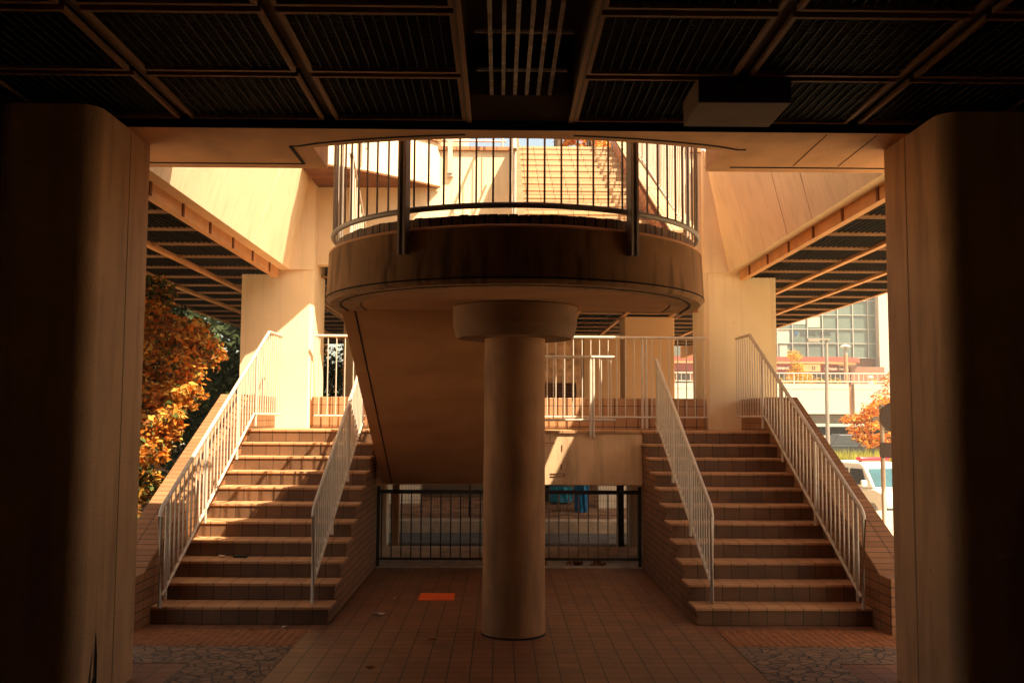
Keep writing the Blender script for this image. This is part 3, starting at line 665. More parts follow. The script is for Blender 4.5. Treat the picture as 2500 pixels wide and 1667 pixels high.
# balcony railing
NB = 46
def U(R, z, n=60): return [(-R, 9.35, z)]+[(R*math.cos(math.radians(180+180*i/n)), 8.95+R*math.sin(math.radians(180+180*i/n)), z) for i in range(n+1)]+[(R, 9.35, z)]
RR = RB-.055
br = rail_thing('curved metal railing around the round balcony', U(RR, 4.58), U(RR, 3.525), NB, [], m='bpost', rt_=.022, rb_=.023, rbal=.009)
for a in (-121, -59):
    ca, sa = math.cos(math.radians(a)), math.sin(math.radians(a))
    for k, dr in ((-1, 0), (1, 0)):
        ox = -sa*.026*k; oy = ca*.026*k
        MB().box(-.014, .014, -.026, .026, 0, 1).v
        r_ = RB+.012
        px, py = r_*ca+ox, 8.95+r_*sa+oy
        pts = [(px-.012, py-.03*1, 0)]
        b = MB()
        e1 = Vector((ca, sa, 0))*.032; e2 = Vector((-sa, ca, 0))*.012; c = Vector((px, py, 0))
        q = [c-e1-e2, c+e1-e2, c+e1+e2, c-e1+e2]
        b.prism([(v.x, v.y) for v in q], 3.17, 4.58); b.build('post', 'bpost', br, bevel=.003)
    b = MB(); c = Vector(((RB+.012)*ca, 8.95+(RB+.012)*sa, 0)); q = [c-Vector((ca, sa, 0))*.02-Vector((-sa, ca, 0))*.02, c+Vector((ca, sa, 0))*.0-Vector((-sa, ca, 0))*.02, c+Vector((ca, sa, 0))*.0+Vector((-sa, ca, 0))*.02, c-Vector((ca, sa, 0))*.02+Vector((-sa, ca, 0))*.02]
    b.prism([(v.x, v.y) for v in q], 3.2, 4.5).build('post_web', 'bpost', br)
# rails of the two upper flights
x = 1.67
rail_thing('white rail climbing the right side of the upper flight', [(x, 9.45, 4.62), (x, 14.1, 6.98)], [(x, 9.45, 3.80), (x, 14.1, 6.16)], 48, [(.02, .15), (.3, .15), (.6, .15), (.9, .15)], group='upper stair rails')
x = .0
rail_thing('white rail between the two central flights', [(x, 9.45, 4.55), (x, 14.1, 6.95)], [(x, 9.45, 3.70), (x, 14.1, 6.10)], 40, [(.02, .15), (.3, .15), (.6, .15), (.9, .15)], group='upper stair rails')
x = -1.60
rail_thing('white rail descending the left side of the lower central flight', [(x, 9.4, 4.5), (x, 12.5, 2.85)], [(x, 9.4, 3.66), (x, 12.5, 2.10)], 26, [(.02, .1), (.5, .1), (.97, .1)], group='upper stair rails')
rail_thing('white deck railing on the brick coping above the rear wall', [(-2.8, 14.5, 7.05), (-.06, 14.5, 7.05)], [(-2.8, 14.5, 6.08), (-.06, 14.5, 6.08)], 22, [(.02, .1), (.35, .1), (.66, .1), (.98, .1)], group='deck railings')
# ---------------------------------------------------------------- dark fence under the landing
fn = thing('fence', 'dark metal fence across the opening under the landing', 'fence', (0, 12.9, 0))
MB().box(-1.70, 1.70, 12.86, 12.90, .935, .985).build('top_rail', 'drail', fn)
MB().box(-1.70, 1.70, 12.865, 12.895, .085, .115).build('bottom_rail', 'drail', fn)
for i in range(27):
    xx = -1.66+.128*i
    MB().tube([(xx, 12.88, .10), (xx, 12.88, .95)], .0095, 6, cap=False).build('baluster', 'drail' if xx < -.2 else 'fpost', fn)
for xx in (-1.705, 1.70): MB().box(xx-.02, xx+.02, 12.86, 12.90, 0, 1.03).build('post', 'drail', fn)
# ---------------------------------------------------------------- behind the fence
def mesh_fence(x0, x1, y, z0, z1, label):
    t = thing('mesh_fence', label, 'fence', ((x0+x1)/2, y, z0), 'wire mesh fences beyond the road')
    g = MB(); n = int((x1-x0)/.05)
    for i in range(n+1): xx = x0+(x1-x0)*i/n; g.box(xx-.0018, xx+.0018, y, y+.004, z0, z1)
    n = int((z1-z0)/.12)
    for i in range(n+1): zz = z0+(z1-z0)*i/n; g.box(x0, x1, y+.004, y+.008, zz-.002, zz+.002)
    g.build('mesh', 'drail', t)
    for xx in (x0+.45, x1-.45): MB().box(xx-.022, xx+.022, y-.03, y, z0-.05, z1).build('post', 'drail', t)
mesh_fence(-2.6, -.2, 17.4, .22, 1.5, 'wire mesh fence beyond the road, left of the column')
mesh_fence(.0, 2.6, 17.4, .22, 1.5, 'wire mesh fence beyond the road, right of the column')
struct('bank', MB().prism([(17.1, -.2), (17.1, .19), (18.5, .22), (20.5, .45), (24, 1.2), (24, -.2)], -12, 6.2, 'x'), 'bank')
tag(MB().box(-2.5, -1.66, 19.0, 19.3, .0, 1.9).build('wall', 'palewall'), 'pale wall behind the left mesh fence', 'wall')
tag(MB().box(1.74, 3.2, 18.6, 18.9, .0, 1.9).build('wall', 'palewall'), 'pale wall behind the right mesh fence', 'wall')
tag(MB().box(-1.64, .2, 19.6, 19.8, .1, 1.9).build('wall', 'dwall'), 'dark wall in the shade beyond the road', 'wall')
def tarp(x0, x1, y, z0, z1, m, label, dz=.1):
    random.seed(int(x0*100)); n = 12; vs = []; fs = []
    for j in range(n+1):
        for i in range(n+1):
            u, v = i/n, j/n; vs.append((x0+(x1-x0)*(u+(.12*(v-.5) if dz > .1 else 0)), y-.14*math.sin(u*3.14)-.03*math.sin(u*17+v*5)+random.uniform(-.01, .01), z0+(z1-z0)*v-(dz*u*v)))
    for j in range(n):
        for i in range(n): a = j*(n+1)+i; fs.append((a, a+1, a+n+2, a+n+1))
    k = len(vs); vs += [(v[0], y+.25, v[2]) for v in vs]
    m0 = list(fs); fs += [tuple(k+i for i in f[::-1]) for f in m0]
    for i in range(n):
        fs.append((i, i+1, k+i+1, k+i)); a = n*(n+1)+i; fs.append((a, a+1, k+a+1, k+a))
        a = i*(n+1); fs.append((a, a+n+1, k+a+n+1, k+a)); a += n; fs.append((a, a+n+1, k+a+n+1, k+a))
    tag(MB().add(vs, fs).build('tarpaulin', m, smooth=True), label, 'tarpaulin')
tarp(.55, 1.30, 19.2, .68, 1.25, 'tarp', 'blue tarpaulin draped over a stack behind the mesh fence', .12)
tarp(.85, 1.28, 19.0, .32, .62, 'tarp2', 'pale teal bundle under the blue tarpaulin', .02)
tarp(1.27, 1.52, 18.2, .10, .80, 'tarp', 'deep blue wrapped bundle standing against the mesh fence', .03)
tag(MB().box(.25, .84, 19.25, 19.6, .3, 1.1).build('crate', 'dark2', bevel=.02), 'dark crate beside the blue tarpaulin', 'crate')
# far left and right masonry behind the landing
tag(MB().box(-3.0, 1.9, 26.0, 26.3, ZG, 2.86).build('brick_wall', 'wbrick'), 'brick wall at the back under the rear deck', 'wall')
tag(MB().box(-4.6, 4.4, 33.6, 34.0, ZG, 5.3).build('retaining_wall', 'bank'), 'dark retaining wall closing the space under the rear deck', 'wall')
# litter
for i, (x_, y_, z_, sc, lab) in enumerate(((-1.30, 9.75, .0, .05, 'crumpled pale paper beside the left stairs'), (-1.25, 10.6, 0, .02, 'small white scrap on the floor left of the orange sheet'), (-2.98, 10.25, .48, .035, 'white scrap on a step of the left stairs'), (-2.1, 9.17, 0, .02, 'tiny scrap at the foot of the left stairs'))):
    random.seed(i); b = MB(); vs = []
    for k in range(14):
        v = Vector((random.gauss(0, 1), random.gauss(0, 1), random.gauss(0, 1))).normalized(); vs.append((x_+v.x*sc*1.3, y_+v.y*sc, z_+max(0, v.z*.5+.4)*sc))
    import bmesh
    bm = bmesh.new(); [bm.verts.new(v) for v in vs]; bmesh.ops.convex_hull(bm, input=bm.verts); me = bpy.data.meshes.new('paper_scrap'); bm.to_mesh(me); bm.free(); me.materials.append(M_['paper'])
    o = bpy.data.objects.new('paper_scrap', me); COL.objects.link(o); tag(o, lab, 'litter')
tag(MB().box(-2.86, -2.72, 10.2, 10.26, .48, .505).build('black_pouch', 'cark', bevel=.01), 'small dark object lying on a step beside the white scrap', 'litter')
tag(MB().box(-.985, -.61, 10.52, 10.93, 0, .006).build('floor_sheet', 'orange'), 'bright orange rectangular sheet on the tiled floor', 'floor sheet')
def clump(label, x, y, w, h):
    random.seed(int(x*1000)); b = MB()
    for k in range(60):
        a = random.uniform(0, 6.28); r = random.uniform(0, w); z = random.uniform(0, h)*(1-r/w*.6); q = Vector((x+r*math.cos(a), y+r*.5*math.sin(a), z+.01))
        d = Vector((random.gauss(0, 1), random.gauss(0, 1), random.gauss(0, .6))).normalized()*.035; e = Vector((random.gauss(0, 1), random.gauss(0, 1), random.gauss(0, 1))).normalized()*.018
        b.add([q-d, q+e, q+d, q-e], [(0, 1, 2, 3)])
    tag(b.build('leaf_clump', 'leafB', fix=False), label, 'weeds')
for x_, y_, a_, lab in ((-.71, 8.67, .5, 'curled dead leaf on the floor left of the column base'), (-1.12, 7.72, 2, 'dark dead leaf on the floor near the left foreground'), (-2.35, 9.02, 1, 'small dead leaf at the foot of the left stairs'), (2.05, 9.0, 2.6, 'small pale leaf at the foot of the right stairs')):
    b = MB(); vs = []
    for k in range(8):
        t_ = 6.283*k/8; r_ = .035*(1+.35*math.cos(3*t_)); vs.append((x_+r_*math.cos(t_+a_), y_+r_*.8*math.sin(t_+a_), .003+.014*abs(math.sin(t_*1.5))))
    vs.append((x_, y_, .004)); b.add(vs, [(k, (k+1) % 8, 8) for k in range(8)]); tag(b.build('dead_leaf', 'leafB', fix=False), lab, 'leaf')
clump('dead leaf clump in the gutter, left one', .86, 13.0, .14, .07); clump('dead leaf clump in the gutter, right one', 1.18, 13.0, .10, .06); clump('weed in the gutter near the column', .42, 12.95, .06, .18)
# ================================================================ VEGETATION
def leafmass(name, clumps, n, size, mats, weights, parent, seed=1, droop=.3, aspect=.5):
    random.seed(seed); b = MB(); tot = sum(c[6] if len(c) > 6 else c[3]*c[4]*c[5] for c in clumps)
    for c in clumps:
        k = int(n*(c[6] if len(c) > 6 else c[3]*c[4]*c[5])/tot); ww = c[7] if len(c) > 7 else weights
        for _ in range(k):
            v = Vector((random.gauss(0, 1), random.gauss(0, 1), random.gauss(0, 1))).normalized()*(random.random()**.45)
            p = Vector((c[0]+v.x*c[3], c[1]+v.y*c[4], c[2]+v.z*c[5]))
            s = size*random.choice((.55, .7, .85, 1.0, 1.15, 1.45))*random.uniform(.85, 1.15)
            d = Vector((random.gauss(0, 1), random.gauss(0, 1), random.gauss(-droop, .6))).normalized()
            e = d.cross(Vector((random.gauss(0, 1), random.gauss(0, 1), random.gauss(0, 1)))).normalized(); nrm = d.cross(e)
            L = d*s; wv = e*s*aspect*.5
            mi = random.choices(range(len(mats)), ww)[0]
            b.add([p, p+L*.35+wv+nrm*s*.07, p+L*.35-wv+nrm*s*.07, p+L, p+L*.5], [(0, 1, 4), (1, 3, 4), (0, 4, 2), (4, 3, 2)], mi)
    return b.build(name, mats, parent, fix=False)
def branches(name, base, tips, r, parent, seed=2, m='bark'):
    random.seed(seed); b = MB(); B = Vector(base)
    for tip in tips:
        T = Vector(tip); pts = []
        for i in range(6):
            f = i/5; p = B.lerp(T, f)+Vector((random.uniform(-.06, .06), random.uniform(-.06, .06), random.uniform(-.03, .08)))*(0 if i in (0,) else 1)*(T-B).length*.25; pts.append(p)
        b.tube(pts, r, 7, r2=r*.25)
    return b.build(name, m, parent, smooth=True)
sh = thing('autumn_shrub', 'orange and gold autumn shrub spilling over the left parapet', 'shrub', (-5.0, 12.6, 0))
cl_ = []
random.seed(11)
wO = (4, 4, 1.5, 3, .6); wG = (.6, .8, 5, 2, 2); wB = (.6, 2.2, 3, 2.5, 1.5)
for (x_, y_, z_, r_, w_) in ((-4.9, 13.0, 3.2, .40, wO), (-4.6, 12.9, 2.95, .45, wO), (-4.25, 12.8, 2.95, .38, wO), (-4.0, 12.9, 2.75, .28, wO), (-4.75, 12.5, 2.55, .5, wO), (-4.3, 12.5, 2.5, .42, wO), (-5.2, 13.2, 2.9, .4, wG), (-4.95, 12.3, 2.2, .45, wB), (-4.5, 12.1, 2.05, .42, wO), (-4.15, 12.2, 2.15, .3, wO), (-4.8, 11.8, 1.7, .45, wB), (-4.4, 11.7, 1.6, .38, wO), (-4.1, 11.6, 1.75, .26, wO), (-4.6, 11.3, 1.25, .4, wB), (-4.25, 11.2, 1.15, .32, wB), (-4.6, 11.0, .8, .45, wB), (-4.15, 10.7, .75, .25, wB), (-5.3, 12.8, 3.5, .35, wG), (-5.1, 12.0, 1.5, .5, wG), (-4.9, 13.4, 3.6, .35, wG), (-3.95, 11.5, 1.95, .16, wO), (-3.9, 12.0, 2.2, .18, wO), (-4.0, 11.0, 1.5, .2, wO)):
    cl_.append((x_, y_, z_, r_, r_*.9, r_*.75, r_**3*4+.02, w_))
leafmass('foliage', cl_, 24000, .080, ['leafO', 'leafY', 'leafG', 'leafB', 'leafD'], (1, 1, 1, 1, 1), sh, 5, .35, .55)
branches('stem', (-5.0, 12.5, -.6), [(-4.3, 12.6, 2.9), (-4.8, 12.9, 3.3), (-4.3, 11.8, 1.9), (-4.5, 11.2, 1.4), (-5.2, 13.0, 3.4), (-4.2, 11.0, .9)], .03, sh)
def evergreen(x_, y_, h, r, label, seed, mats=('leafD', 'leafG'), wts=(5, 1), n=5000, size=.16, group='dark evergreens beyond the left walkway'):
    t = thing('evergreen_tree', label, 'tree', (x_, y_, ZG), group); random.seed(seed); cc = []
    for i in range(14):
        a = random.uniform(0, 6.28); rr = random.uniform(.1, .75)*r; z = ZG+h*random.uniform(.25, .9)
        q = r*random.uniform(.35, .55); cc.append((x_+rr*math.cos(a), y_+rr*math.sin(a), z, q, q, q*.8))
    leafmass('crown', cc, n, size, list(mats), wts, t, seed)
    MB().tube([(x_, y_, ZG), (x_+.1, y_, ZG+h*.35), (x_, y_+.1, ZG+h*.8)], .14, 8, r2=.04).build('trunk', 'bark', t, smooth=True)
evergreen(-7.4, 18.0, 6.2, 1.9, 'dark evergreen just outside the left walkway, nearest', 1)
evergreen(-6.6, 22.5, 5.6, 1.7, 'dark evergreen behind the orange shrub', 2)
evergreen(-8.8, 22, 7, 2.2, 'tall dark evergreen farthest left', 3)
evergreen(-5.6, 27.5, 5.2, 1.9, 'dark evergreen seen against the left rear pillar', 4, ('leafD', 'leafG', 'leafY'), (5, 1, .5))
evergreen(-3.9, 30, 5.2, 2.0, 'dark evergreen seen through the left landing railing', 5, ('leafD', 'leafG', 'leafY'), (5, 1, .3))
evergreen(-10.5, 27, 8.5, 2.8, 'tall evergreen behind the nearest ones on the left', 6, n=9000, size=.26)
evergreen(-8.2, 33, 8.5, 3.0, 'broad evergreen farthest back on the left', 7, n=10000, size=.30)
evergreen(-14, 32, 9, 3.2, 'evergreen at the far left edge behind the shrub', 8, n=7000, size=.30)
# ---------------------------------------------------------------- trees on the upper plaza
def tree(name, label, cat, x_, y_, zb, h, r, mats, wts, n, size, seed, trunk_r=.08, crown_lo=.4, nc=16, group=None, squash=.8):
    t = thing(name, label, cat, (x_, y_, zb), group); random.seed(seed); cc = []; tips = []
    for i in range(nc):
        a = random.uniform(0, 6.28); rr = random.uniform(.0, .8)*r; z = zb+h*random.uniform(crown_lo, .92); q = r*random.uniform(.25, .45)
        cc.append((x_+rr*math.cos(a), y_+rr*math.sin(a), z, q, q, q*squash)); tips.append((x_+rr*math.cos(a), y_+rr*math.sin(a), z))
    leafmass('crown', cc, n, size, list(mats), wts, t, seed, .2, .6)
    b = MB(); b.tube([(x_, y_, zb), (x_+.03*h*.3, y_, zb+h*crown_lo)], trunk_r, 8, r2=trunk_r*.7); tr = b.build('trunk', 'bark', t, smooth=True)
    branches('branch', (x_+.03*h*.3, y_, zb+h*crown_lo*.95), tips[:8], trunk_r*.45, tr, seed)
    return t
struct('upper_plaza', MB().box(-5, 4.5, 34.01, 60, 5.3, 5.88), 'concrete')
tree('autumn_tree', 'orange autumn tree at the top of the upper flight', 'tree', 1.85, 22.0, 5.9, 4.4, 1.1, ('leafO', 'leafY', 'leafB'), (5, 3, 1), 6500, .12, 21, crown_lo=.42)
tree('autumn_tree', 'second orange tree behind the top of the upper flight, to the right', 'tree', 3.2, 26.0, 5.9, 4.6, 1.5, ('leafO', 'leafY', 'leafB'), (4, 4, 1), 4500, .14, 22, crown_lo=.35)
tree('bare_tree', 'thin dark-trunked tree left of the top step', 'tree', .95, 19.0, 5.9, 4.0, .5, ('leafO', 'leafY'), (1, 1), 350, .10, 23, crown_lo=.55)
ub = thing('upper_building', 'pale flat-faced building above the rear deck railing', 'building', (-8, 45, 5.8))
MB().box(-5, -1.9, 45, 52, 5.8, 20).build('wall', 'white', ub)
for i in range(2): MB().box(-4.4+1.45*i, -3.6+1.45*i, 44.95, 44.99, 12.5, 16).build('window', 'beige', ub)
# ================================================================ RIGHT BACKGROUND
bd = thing('glass_building', 'glazed store building with white mullions beyond the street', 'building', (34, 100, ZG))
MB().box(14, 38.55, 100, 112, 8.2, 26).build('glazing', 'glass', bd)
g = MB()
for i in range(16): xx = 37.74-1.565*i; g.box(xx-.04, xx+.04, 99.85, 99.99, 8.25, 26)
for i in range(11): zz = 8.25+1.47*i if i else 8.25; g.box(14, 38.55, 99.86, 99.98, zz-.035, zz+.035)
g.build('mullion', 'mull', bd)
MB().box(38.55, 42.5, 99, 112, ZG, 26).build('white_pier', 'white', bd)
MB().box(14, 38.55, 100.2, 112, ZG, 8.2).build('lower_wall', 'wbrick', bd)
# window seen inside: pale interior panels
for x0, x1, z0, z1 in ((28.0, 29.6, 9.7, 11.2), (30.0, 31.3, 11.7, 12.3), (28.6, 29.4, 8.3, 9.6), (31.6, 32.8, 11.4, 12.8)):
    MB().box(x0, x1, 99.96, 99.998, z0, z1).build('blind', mat('blind', (.42, .40, .30), .6, bump=0), bd)
text('letters', 'GLOBAL WORK', .52, (30.75, 99.94, 10.56), 'dletters', bd, sxx=.86, bold=.012)
MB().lathe([(.19, -.01), (.19, .01)], (0, 0, 0), 20)
lg = MB(); n = 24; vs = [(30.35+.18*math.cos(6.283*i/n), 99.93, 10.75+.18*math.sin(6.283*i/n)) for i in range(n)]; vs += [(v[0], 99.97, v[2]) for v in vs]
lg.add(vs, [tuple(range(n)), tuple(range(n, 2*n))]+[(i, (i+1) % n, n+(i+1) % n, n+i) for i in range(n)]).build('logo', 'bluelogo', bd)
# shop podium with curved red fascia
pd = thing('shop_front', 'store podium with red fascia and maroon sign band', 'shop front', (29, 95, 4))
def arcp(x0, x1, y0, yb, n=10):
    P = [(x0, y0)]
    for i in range(n+1):
        a = math.pi/2*i/n; P.append((x1-3+3*math.sin(a), y0+yb-yb*math.cos(a)))
    return P+[(x1, y0+8), (x0, y0+8)]
MB().prism(arcp(16, 35.9, 95, 3), 7.55, 8.02).build('red_fascia', 'red', pd)
MB().prism(arcp(16, 35.6, 95.1, 3), 7.38, 7.55).build('canopy', 'beige', pd)
MB().prism(arcp(16, 34.0, 95.6, 3), 6.55, 7.38).build('maroon_band', 'maroon', pd)
MB().prism(arcp(16, 33.5, 96.0, 3), 3.8, 6.55).build('brick_wall', 'wbrick', pd)
MB().box(29.6, 31.3, 95.5, 95.59, 6.6, 7.32).build('beige_sign', 'beige', pd)
for i in range(9): MB().box(17.2+1.9*i, 18.5+1.9*i, 95.9, 95.98, 3.9, 6.3).build('shop_window', 'dark2', pd)
text('letters', 'DINING', .36, (27.0, 95.57, 6.80), 'letters', pd, bold=.008)
text('letters', 'D', .46, (30.45, 95.47, 6.78), 'dletters', pd, bold=.01)
text('letters', 'Ito Yokado', .36, (31.75, 95.57, 6.78), 'letters', pd, bold=.008, sxx=.75)
text('letters', 'Odakyu', .30, (33.25, 95.9, 6.79), 'letters', pd, sxx=.75)
MB().box(35.0, 38.4, 97.5, 98, 3.8, 7.2).build('end_wall', 'wbrick', pd)
MB().box(37.0, 37.6, 97.44, 97.49, 5.2, 5.9).build('poster', 'leafY', pd)
# distant pedestrian deck
fd = thing('distant_deck', 'white elevated walkway with railing across the street', 'footbridge deck', (20, 60, 2))
MB().box(4, 21.35, 60, 60.3, 2.27, 3.76).build('parapet', 'white', fd); MB().box(4, 21.35, 60.03, 60.28, 3.79, 4.12).build('parapet_upper', 'white', fd)
MB().box(21.7, 34, 60, 60.3, 2.27, 3.76).build('parapet', 'white', fd); MB().box(21.7, 34, 60.03, 60.28, 3.79, 4.12).build('parapet_upper', 'white', fd)
MB().box(21.35, 21.7, 60.2, 60.9, 1.6, 4.1).build('pier', 'lamp', fd)
MB().box(4, 34, 60.5, 64, 1.70, 2.26).build('louvre_band', 'louver', fd)
for i in range(4): MB().box(4, 34, 60.4, 60.48, 1.76+.12*i, 1.80+.12*i).build('louvre', 'greypole', fd)
MB().box(4, 34, 59.2, 60.4, 1.50, 1.68).build('ledge', 'white', fd)
MB().box(4, 34, 60.31, 99, 2.7, 2.95).build('plaza_floor', 'concrete', fd)
for x0 in (8, 14.1, 17.2, 25, 30): MB().box(x0, x0+.9, 61, 62, ZG, 1.7).build('pier', 'beam', fd)
MB().box(4, 34, 63, 63.4, ZG, 1.69).build('shopfront', 'dark2', fd)
for i in range(12): MB().box(13+1.4*i, 14+1.4*i, 62.92, 62.99, ZG, 1.0).build('shop_window', 'glass', fd)
rail_thing('white railing on the distant elevated walkway', [(8, 60.1, 4.76), (34, 60.1, 4.76)], [(8, 60.1, 4.25), (34, 60.1, 4.25)], 90, [(f/13, .15) for f in range(14)], rt_=.03, rb_=.03, rbal=.016, post_r=.035)
tree('autumn_tree', 'pale yellow round tree on the distant walkway', 'tree', 19.0, 62.6, 2.95, 3.4, 1.05, ('leafY', 'leafG'), (6, 1), 4500, .10, 31, crown_lo=.3)
hd = leafmass('hedge', [(15+.6*i, 61.2, 4.3, .4, .3, .28) for i in range(11)], 3000, .09, ['leafY', 'leafG'], (3, 2), None, 32); tag(hd, 'low yellow-green hedge behind the distant railing', 'hedge', kind='stuff')
la = thing('street_lamp', 'tall thin grey street lamp with an arm to the left', 'street lamp', (14.95, 45, ZG))
MB().tube([(14.95, 45, ZG), (14.95, 45, 3), (14.99, 45, 5.6)], .11, 10, r2=.06).build('pole', 'greypole', la, smooth=True)
MB().box(14.1, 15.1, 44.9, 45.1, 5.58, 5.66).box(14.1, 14.6, 44.85, 45.15, 5.50, 5.60).build('arm', 'greypole', la)
lb = thing('street_lamp', 'brown lamp post with a mushroom-shaped head on the distant walkway', 'street lamp', (21.9, 62, 4))
MB().tube([(21.9, 62, 2.9), (21.9, 62, 6.05)], .13, 12).build('pole', 'lamp', lb, smooth=True)
MB().lathe([(.11, 6.05), (.11, 6.3), (.14, 6.3), (.14, 6.5), (.36, 6.56), (.25, 6.66), (.05, 6.72)], (21.9, 62, 0), 20).build('lamp_head', 'mull', lb, smooth=True)
# small walking person on the distant deck
pn = thing('person', 'person in pale clothes and a sun hat behind the distant railing', 'person', (23.65, 62.5, 2.95))
me = bpy.data.meshes.new('body')
J = [(0,0,.86),(0,0,1.1),(0,0,1.36),(0,0,1.46),(0,-.02,1.58),(0,-.02,1.66),(.17,0,1.36),(.22,.02,1.1),(.22,-.12,.9),(-.17,0,1.36),(-.22,.02,1.1),(-.22,-.12,.9),(.09,0,.82),(.1,-.06,.45),(.1,.04,.06),(.1,-.08,.03),(-.09,0,.82),(-.1,.06,.45),(-.1,.12,.06),(-.1,0,.03)]
E_ = [(0,1),(1,2),(2,3),(3,4),(4,5),(2,6),(6,7),(7,8),(2,9),(9,10),(10,11),(0,12),(12,13),(13,14),(14,15),(0,16),(16,17),(17,18),(18,19)]
RA = [.13,.12,.14,.055,.09,.07,.06,.045,.035,.06,.045,.035,.085,.06,.04,.035,.085,.06,.04,.035]
me.from_pydata([Vector(p) for p in J], E_, []); bo = bpy.data.objects.new('body', me); COL.objects.link(bo); bo.parent = pn
bo.modifiers.new('skin', 'SKIN'); me.skin_vertices[0].data[0].use_root = True
for i, r_ in enumerate(RA): me.skin_vertices[0].data[i].radius = (r_, r_*.8)
bo.modifiers.new('sub', 'SUBSURF').levels = 1; me.materials.append(M_['white'])
MB().lathe([(.2, 1.67), (.2, 1.69), (.1, 1.70), (.09, 1.78), (.02, 1.80)], (23.65, 62.48, 2.95), 16).build('hat', 'letters', pn, smooth=True)
# bed with grass and the orange tree
struct('planting_bed', MB().prism([(34.0, ZG), (35.0, .15), (44, .35), (47, ZG)], 8, 40, 'x'), 'gravel')
random.seed(9); gb = MB()
for i in range(4200):
    x_, y_ = random.uniform(10.5, 18.5), random.uniform(34.6, 38.5); h = random.uniform(.35, .8); z_ = .1; a = random.uniform(0, 3.14)
    w_ = .02; dx, dy = w_*math.cos(a), w_*math.sin(a); lx, ly = random.gauss(0, .12), random.gauss(0, .12)
    gb.add([(x_-dx, y_-dy, z_), (x_+dx, y_+dy, z_), (x_+lx, y_+ly, z_+h)], [(0, 1, 2)])
tag(gb.build('grass', 'grass', fix=False), 'tall yellow-green grass behind the white car', 'grass', kind='stuff')
tree('autumn_tree', 'small orange autumn tree in the grass bed behind the white car', 'tree', 14.8, 39.5, .2, 2.9, 1.15, ('leafO', 'leafY', 'leafB'), (5, 2, 1), 3600, .12, 41, trunk_r=.05, crown_lo=.22, nc=22, squash=.45)
tree('autumn_tree', 'taller orange tree half hidden by the right foreground pillar', 'tree', 18.2, 44, .2, 5.0, 1.5, ('leafO', 'leafY', 'leafB'), (5, 3, 1), 3500, .13, 42, trunk_r=.06, crown_lo=.3)
# white emergency car
cr = thing('car', 'white boxy car with a red roof light bar, nose towards the viewer', 'car', (11.95, 30.0, ZG))
def carpart(mbf, name, m, bevel=.0, par=None, smooth=False):
    # build in car space: x right, nose -y, origin at the ground centre of the front axle
    b = mbf; return b.build_local(name, m, par or cr, bevel, smooth)
ang = math.radians(14)
def rot(p): x_, y_, z_ = p; return (11.95+x_*math.cos(ang)-y_*math.sin(ang), 30.0+x_*math.sin(ang)+y_*math.cos(ang), ZG+z_)
def rb(b, name, m, bevel=0, smooth=False, par=None):
    b.v = [rot(v) for v in b.v]; return b.build(name, m, par or cr, bevel=bevel, smooth=smooth)
# body: cross-section profile (y, z) extruded, narrowed toward the roof
def shell(prof, w0, w1, zb, zt):
    b = MB(); n = len(prof); vs = []
    for sgn in (-1, 1):
        for y_, z_ in prof:
            k = max(0, min(1, (z_-zb)/(zt-zb))); vs.append((sgn*(w0+(w1-w0)*k), y_, z_))
    b.add(vs, [tuple(range(n)), tuple(range(n, 2*n))[::-1]]+[(i, (i+1) % n, n+(i+1) % n, n+i) for i in range(n)]); return b
rb(shell([(-.62, .30), (-.68, .62), (-.60, .86), (-.10, .99), (2.95, 1.02), (3.0, .35)], .80, .80, .9, 1.0), 'body', 'carw', .07, True)
rb(shell([(-.05, .99), (.52, 1.60), (.75, 1.74), (2.75, 1.74), (2.95, 1.02)], .78, .66, 1.0, 1.74), 'cabin', 'carw', .05, True)
b = MB(); b.add([(-.69, -.02, 1.04), (.69, -.02, 1.04), (.60, .47, 1.57), (-.60, .47, 1.57), (-.69, .0, 1.03), (.69, .0, 1.03), (.60, .49, 1.56), (-.60, .49, 1.56)], [(0,1,2,3),(4,5,6,7),(0,1,5,4),(1,2,6,5),(2,3,7,6),(3,0,4,7)]); rb(b, 'windscreen', 'carg')
for s in (-1, 1):
    for y0_, y1_ in ((.42, 1.25), (1.35, 2.2), (2.28, 2.75)):
        b = MB(); a0 = .787; a1 = .70
        b.add([(s*a0, y0_-.12*(y0_ < .5), 1.08), (s*a0, y1_, 1.08), (s*a1, y1_, 1.55), (s*a1, y0_+.2*(y0_ < .5), 1.55)]+[(s*(a0-.03), y0_, 1.08), (s*(a0-.03), y1_, 1.08), (s*(a1-.03), y1_, 1.55), (s*(a1-.03), y0_+.2, 1.55)], [(0,1,2,3),(4,5,6,7),(0,1,5,4),(1,2,6,5),(2,3,7,6),(3,0,4,7)]); rb(b, 'side_window', 'cark')
    rb(MB().box(s*.93-.10, s*.93+.10, .16, .26, 1.02, 1.24), 'mirror', 'carw', .04, True)
    hl = MB(); hl.add([(s*.40, -.665, .66), (s*.76, -.60, .64), (s*.79, -.45, .86), (s*.48, -.63, .84), (s*.40, -.60, .66), (s*.76, -.5, .64), (s*.78, -.38, .86), (s*.48, -.55, .84)], [(0,1,2,3),(4,5,6,7),(0,1,5,4),(1,2,6,5),(2,3,7,6),(3,0,4,7)]); rb(hl, 'headlight', 'chrome')
    for yy in (0, 2.35):
        b = MB(); n = 24; vs = [(s*.80, yy+.29*math.cos(6.283*i/n), .29+.29*math.sin(6.283*i/n)) for i in range(n)]+[(s*.60, yy+.29*math.cos(6.283*i/n), .29+.29*math.sin(6.283*i/n)) for i in range(n)]
        b.add(vs, [tuple(range(n)), tuple(range(n, 2*n))]+[(i, (i+1) % n, n+(i+1) % n, n+i) for i in range(n)]); rb(b, 'wheel', 'cark')
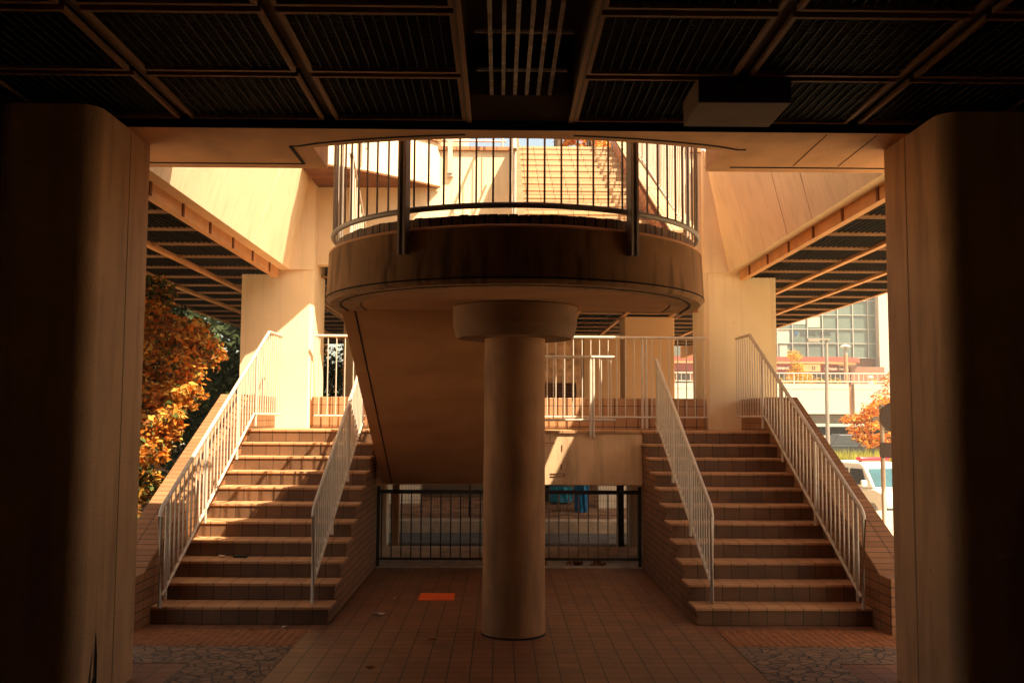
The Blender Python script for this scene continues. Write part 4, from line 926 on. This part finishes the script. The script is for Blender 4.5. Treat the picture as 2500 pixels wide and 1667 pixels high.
rb(MB().box(-.78, .78, -.72, -.6, .22, .46), 'bumper', 'cark', .03); rb(MB().box(-.38, .38, -.70, -.62, .60, .80), 'grille', 'cark', .02)
rb(MB().box(-.55, .55, .95, 1.2, 1.79, 1.90), 'light_bar', 'redl', .04, True); rb(MB().box(-.45, .45, .98, 1.17, 1.74, 1.79), 'light_bar_base', 'mull')
# dark cars parked farther off
def simple_car(x_, y_, m, label):
    t = thing('car', label, 'car', (x_, y_, ZG), 'parked cars in front of the distant shops')
    def sh_(prof, w0, w1, zb, zt): b = shell(prof, w0, w1, zb, zt); b.v = [(x_+v[1]-1.9, y_+v[0], ZG+.9+v[2]) for v in b.v]; return b
    sh_([(0, .3), (-.02, .7), (1.0, .85), (4.0, .85), (4.1, .3)], .8, .8, 0, 1).build('body', m, t, bevel=.06)
    sh_([(.9, .84), (1.4, 1.4), (3.4, 1.42), (4.0, .84)], .74, .6, .84, 1.42).build('cabin', 'dark2', t, bevel=.05)
    for yy in (.75, 3.3):
        b = MB().tube([(x_+yy-1.9, y_-.82, ZG+1.2), (x_+yy-1.9, y_-.6, ZG+1.2)], .3, 16); b.build('wheel', 'cark', t)
struct('car_park', MB().box(8, 40, 49, 59.2, ZG, ZG+.9), 'asphalt')
simple_car(18.2, 52, 'dark2', 'dark parked car in front of the distant shops'); simple_car(23, 53, 'greypole', 'grey parked car partly behind the small orange tree')
kk = thing('kiosk', 'small flat-roofed shelter in front of the distant shops', 'shelter', (18.6, 56, ZG))
MB().box(17.5, 19.6, 55.6, 57, .85, 1.0).build('roof', 'white', kk); MB().box(18.9, 19.2, 56, 56.3, ZG, .85).build('post', 'lamp', kk); MB().box(17.7, 17.9, 56, 56.3, ZG, .85).build('post', 'lamp', kk)
# road sign seen from behind
sg = thing('road_sign', 'back of a round road sign on a pale pole beside the right parapet', 'road sign', (4.80, 12.6, 0))
MB().tube([(4.80, 12.6, 0), (4.79, 12.6, 2.12)], .029, 12).build('pole', 'rail', sg, smooth=True)
n = 36; vs = [(4.953+.20*math.cos(6.283*i/n), 12.55, 1.957+.20*math.sin(6.283*i/n)) for i in range(n)]; vs += [(v[0], 12.562, v[2]) for v in vs]
MB().add(vs, [tuple(range(n)), tuple(range(n, 2*n))]+[(i, (i+1) % n, n+(i+1) % n, n+i) for i in range(n)]).build('round_plate', 'signback', sg)
MB().box(4.745, 5.15, 12.55, 12.562, 1.436, 1.63).build('lower_plate', 'signback', sg)
MB().box(4.73, 4.88, 12.562, 12.58, 2.06, 2.085).box(4.73, 4.88, 12.562, 12.58, 1.9, 1.925).build('clamp', 'greypole', sg)

# ---------------------------------------------------------------- thin haze in the air
hz = MB().box(-60, 80, -40, 125, ZG-1.2, 30).build('haze', 'dark'); hz['kind'] = 'stuff'; hz['label'] = 'thin warm haze in the air'
hm = bpy.data.materials.new('haze'); hm.use_nodes = True; hn = hm.node_tree; hn.nodes.remove(hn.nodes['Principled BSDF'])
pv = hn.nodes.new('ShaderNodeVolumePrincipled'); pv.inputs['Density'].default_value = .0013; pv.inputs['Color'].default_value = (1, .93, .82, 1); pv.inputs['Anisotropy'].default_value = .2
hn.links.new(pv.outputs[0], hn.nodes['Material Output'].inputs['Volume']); hz.data.materials.clear(); hz.data.materials.append(hm)
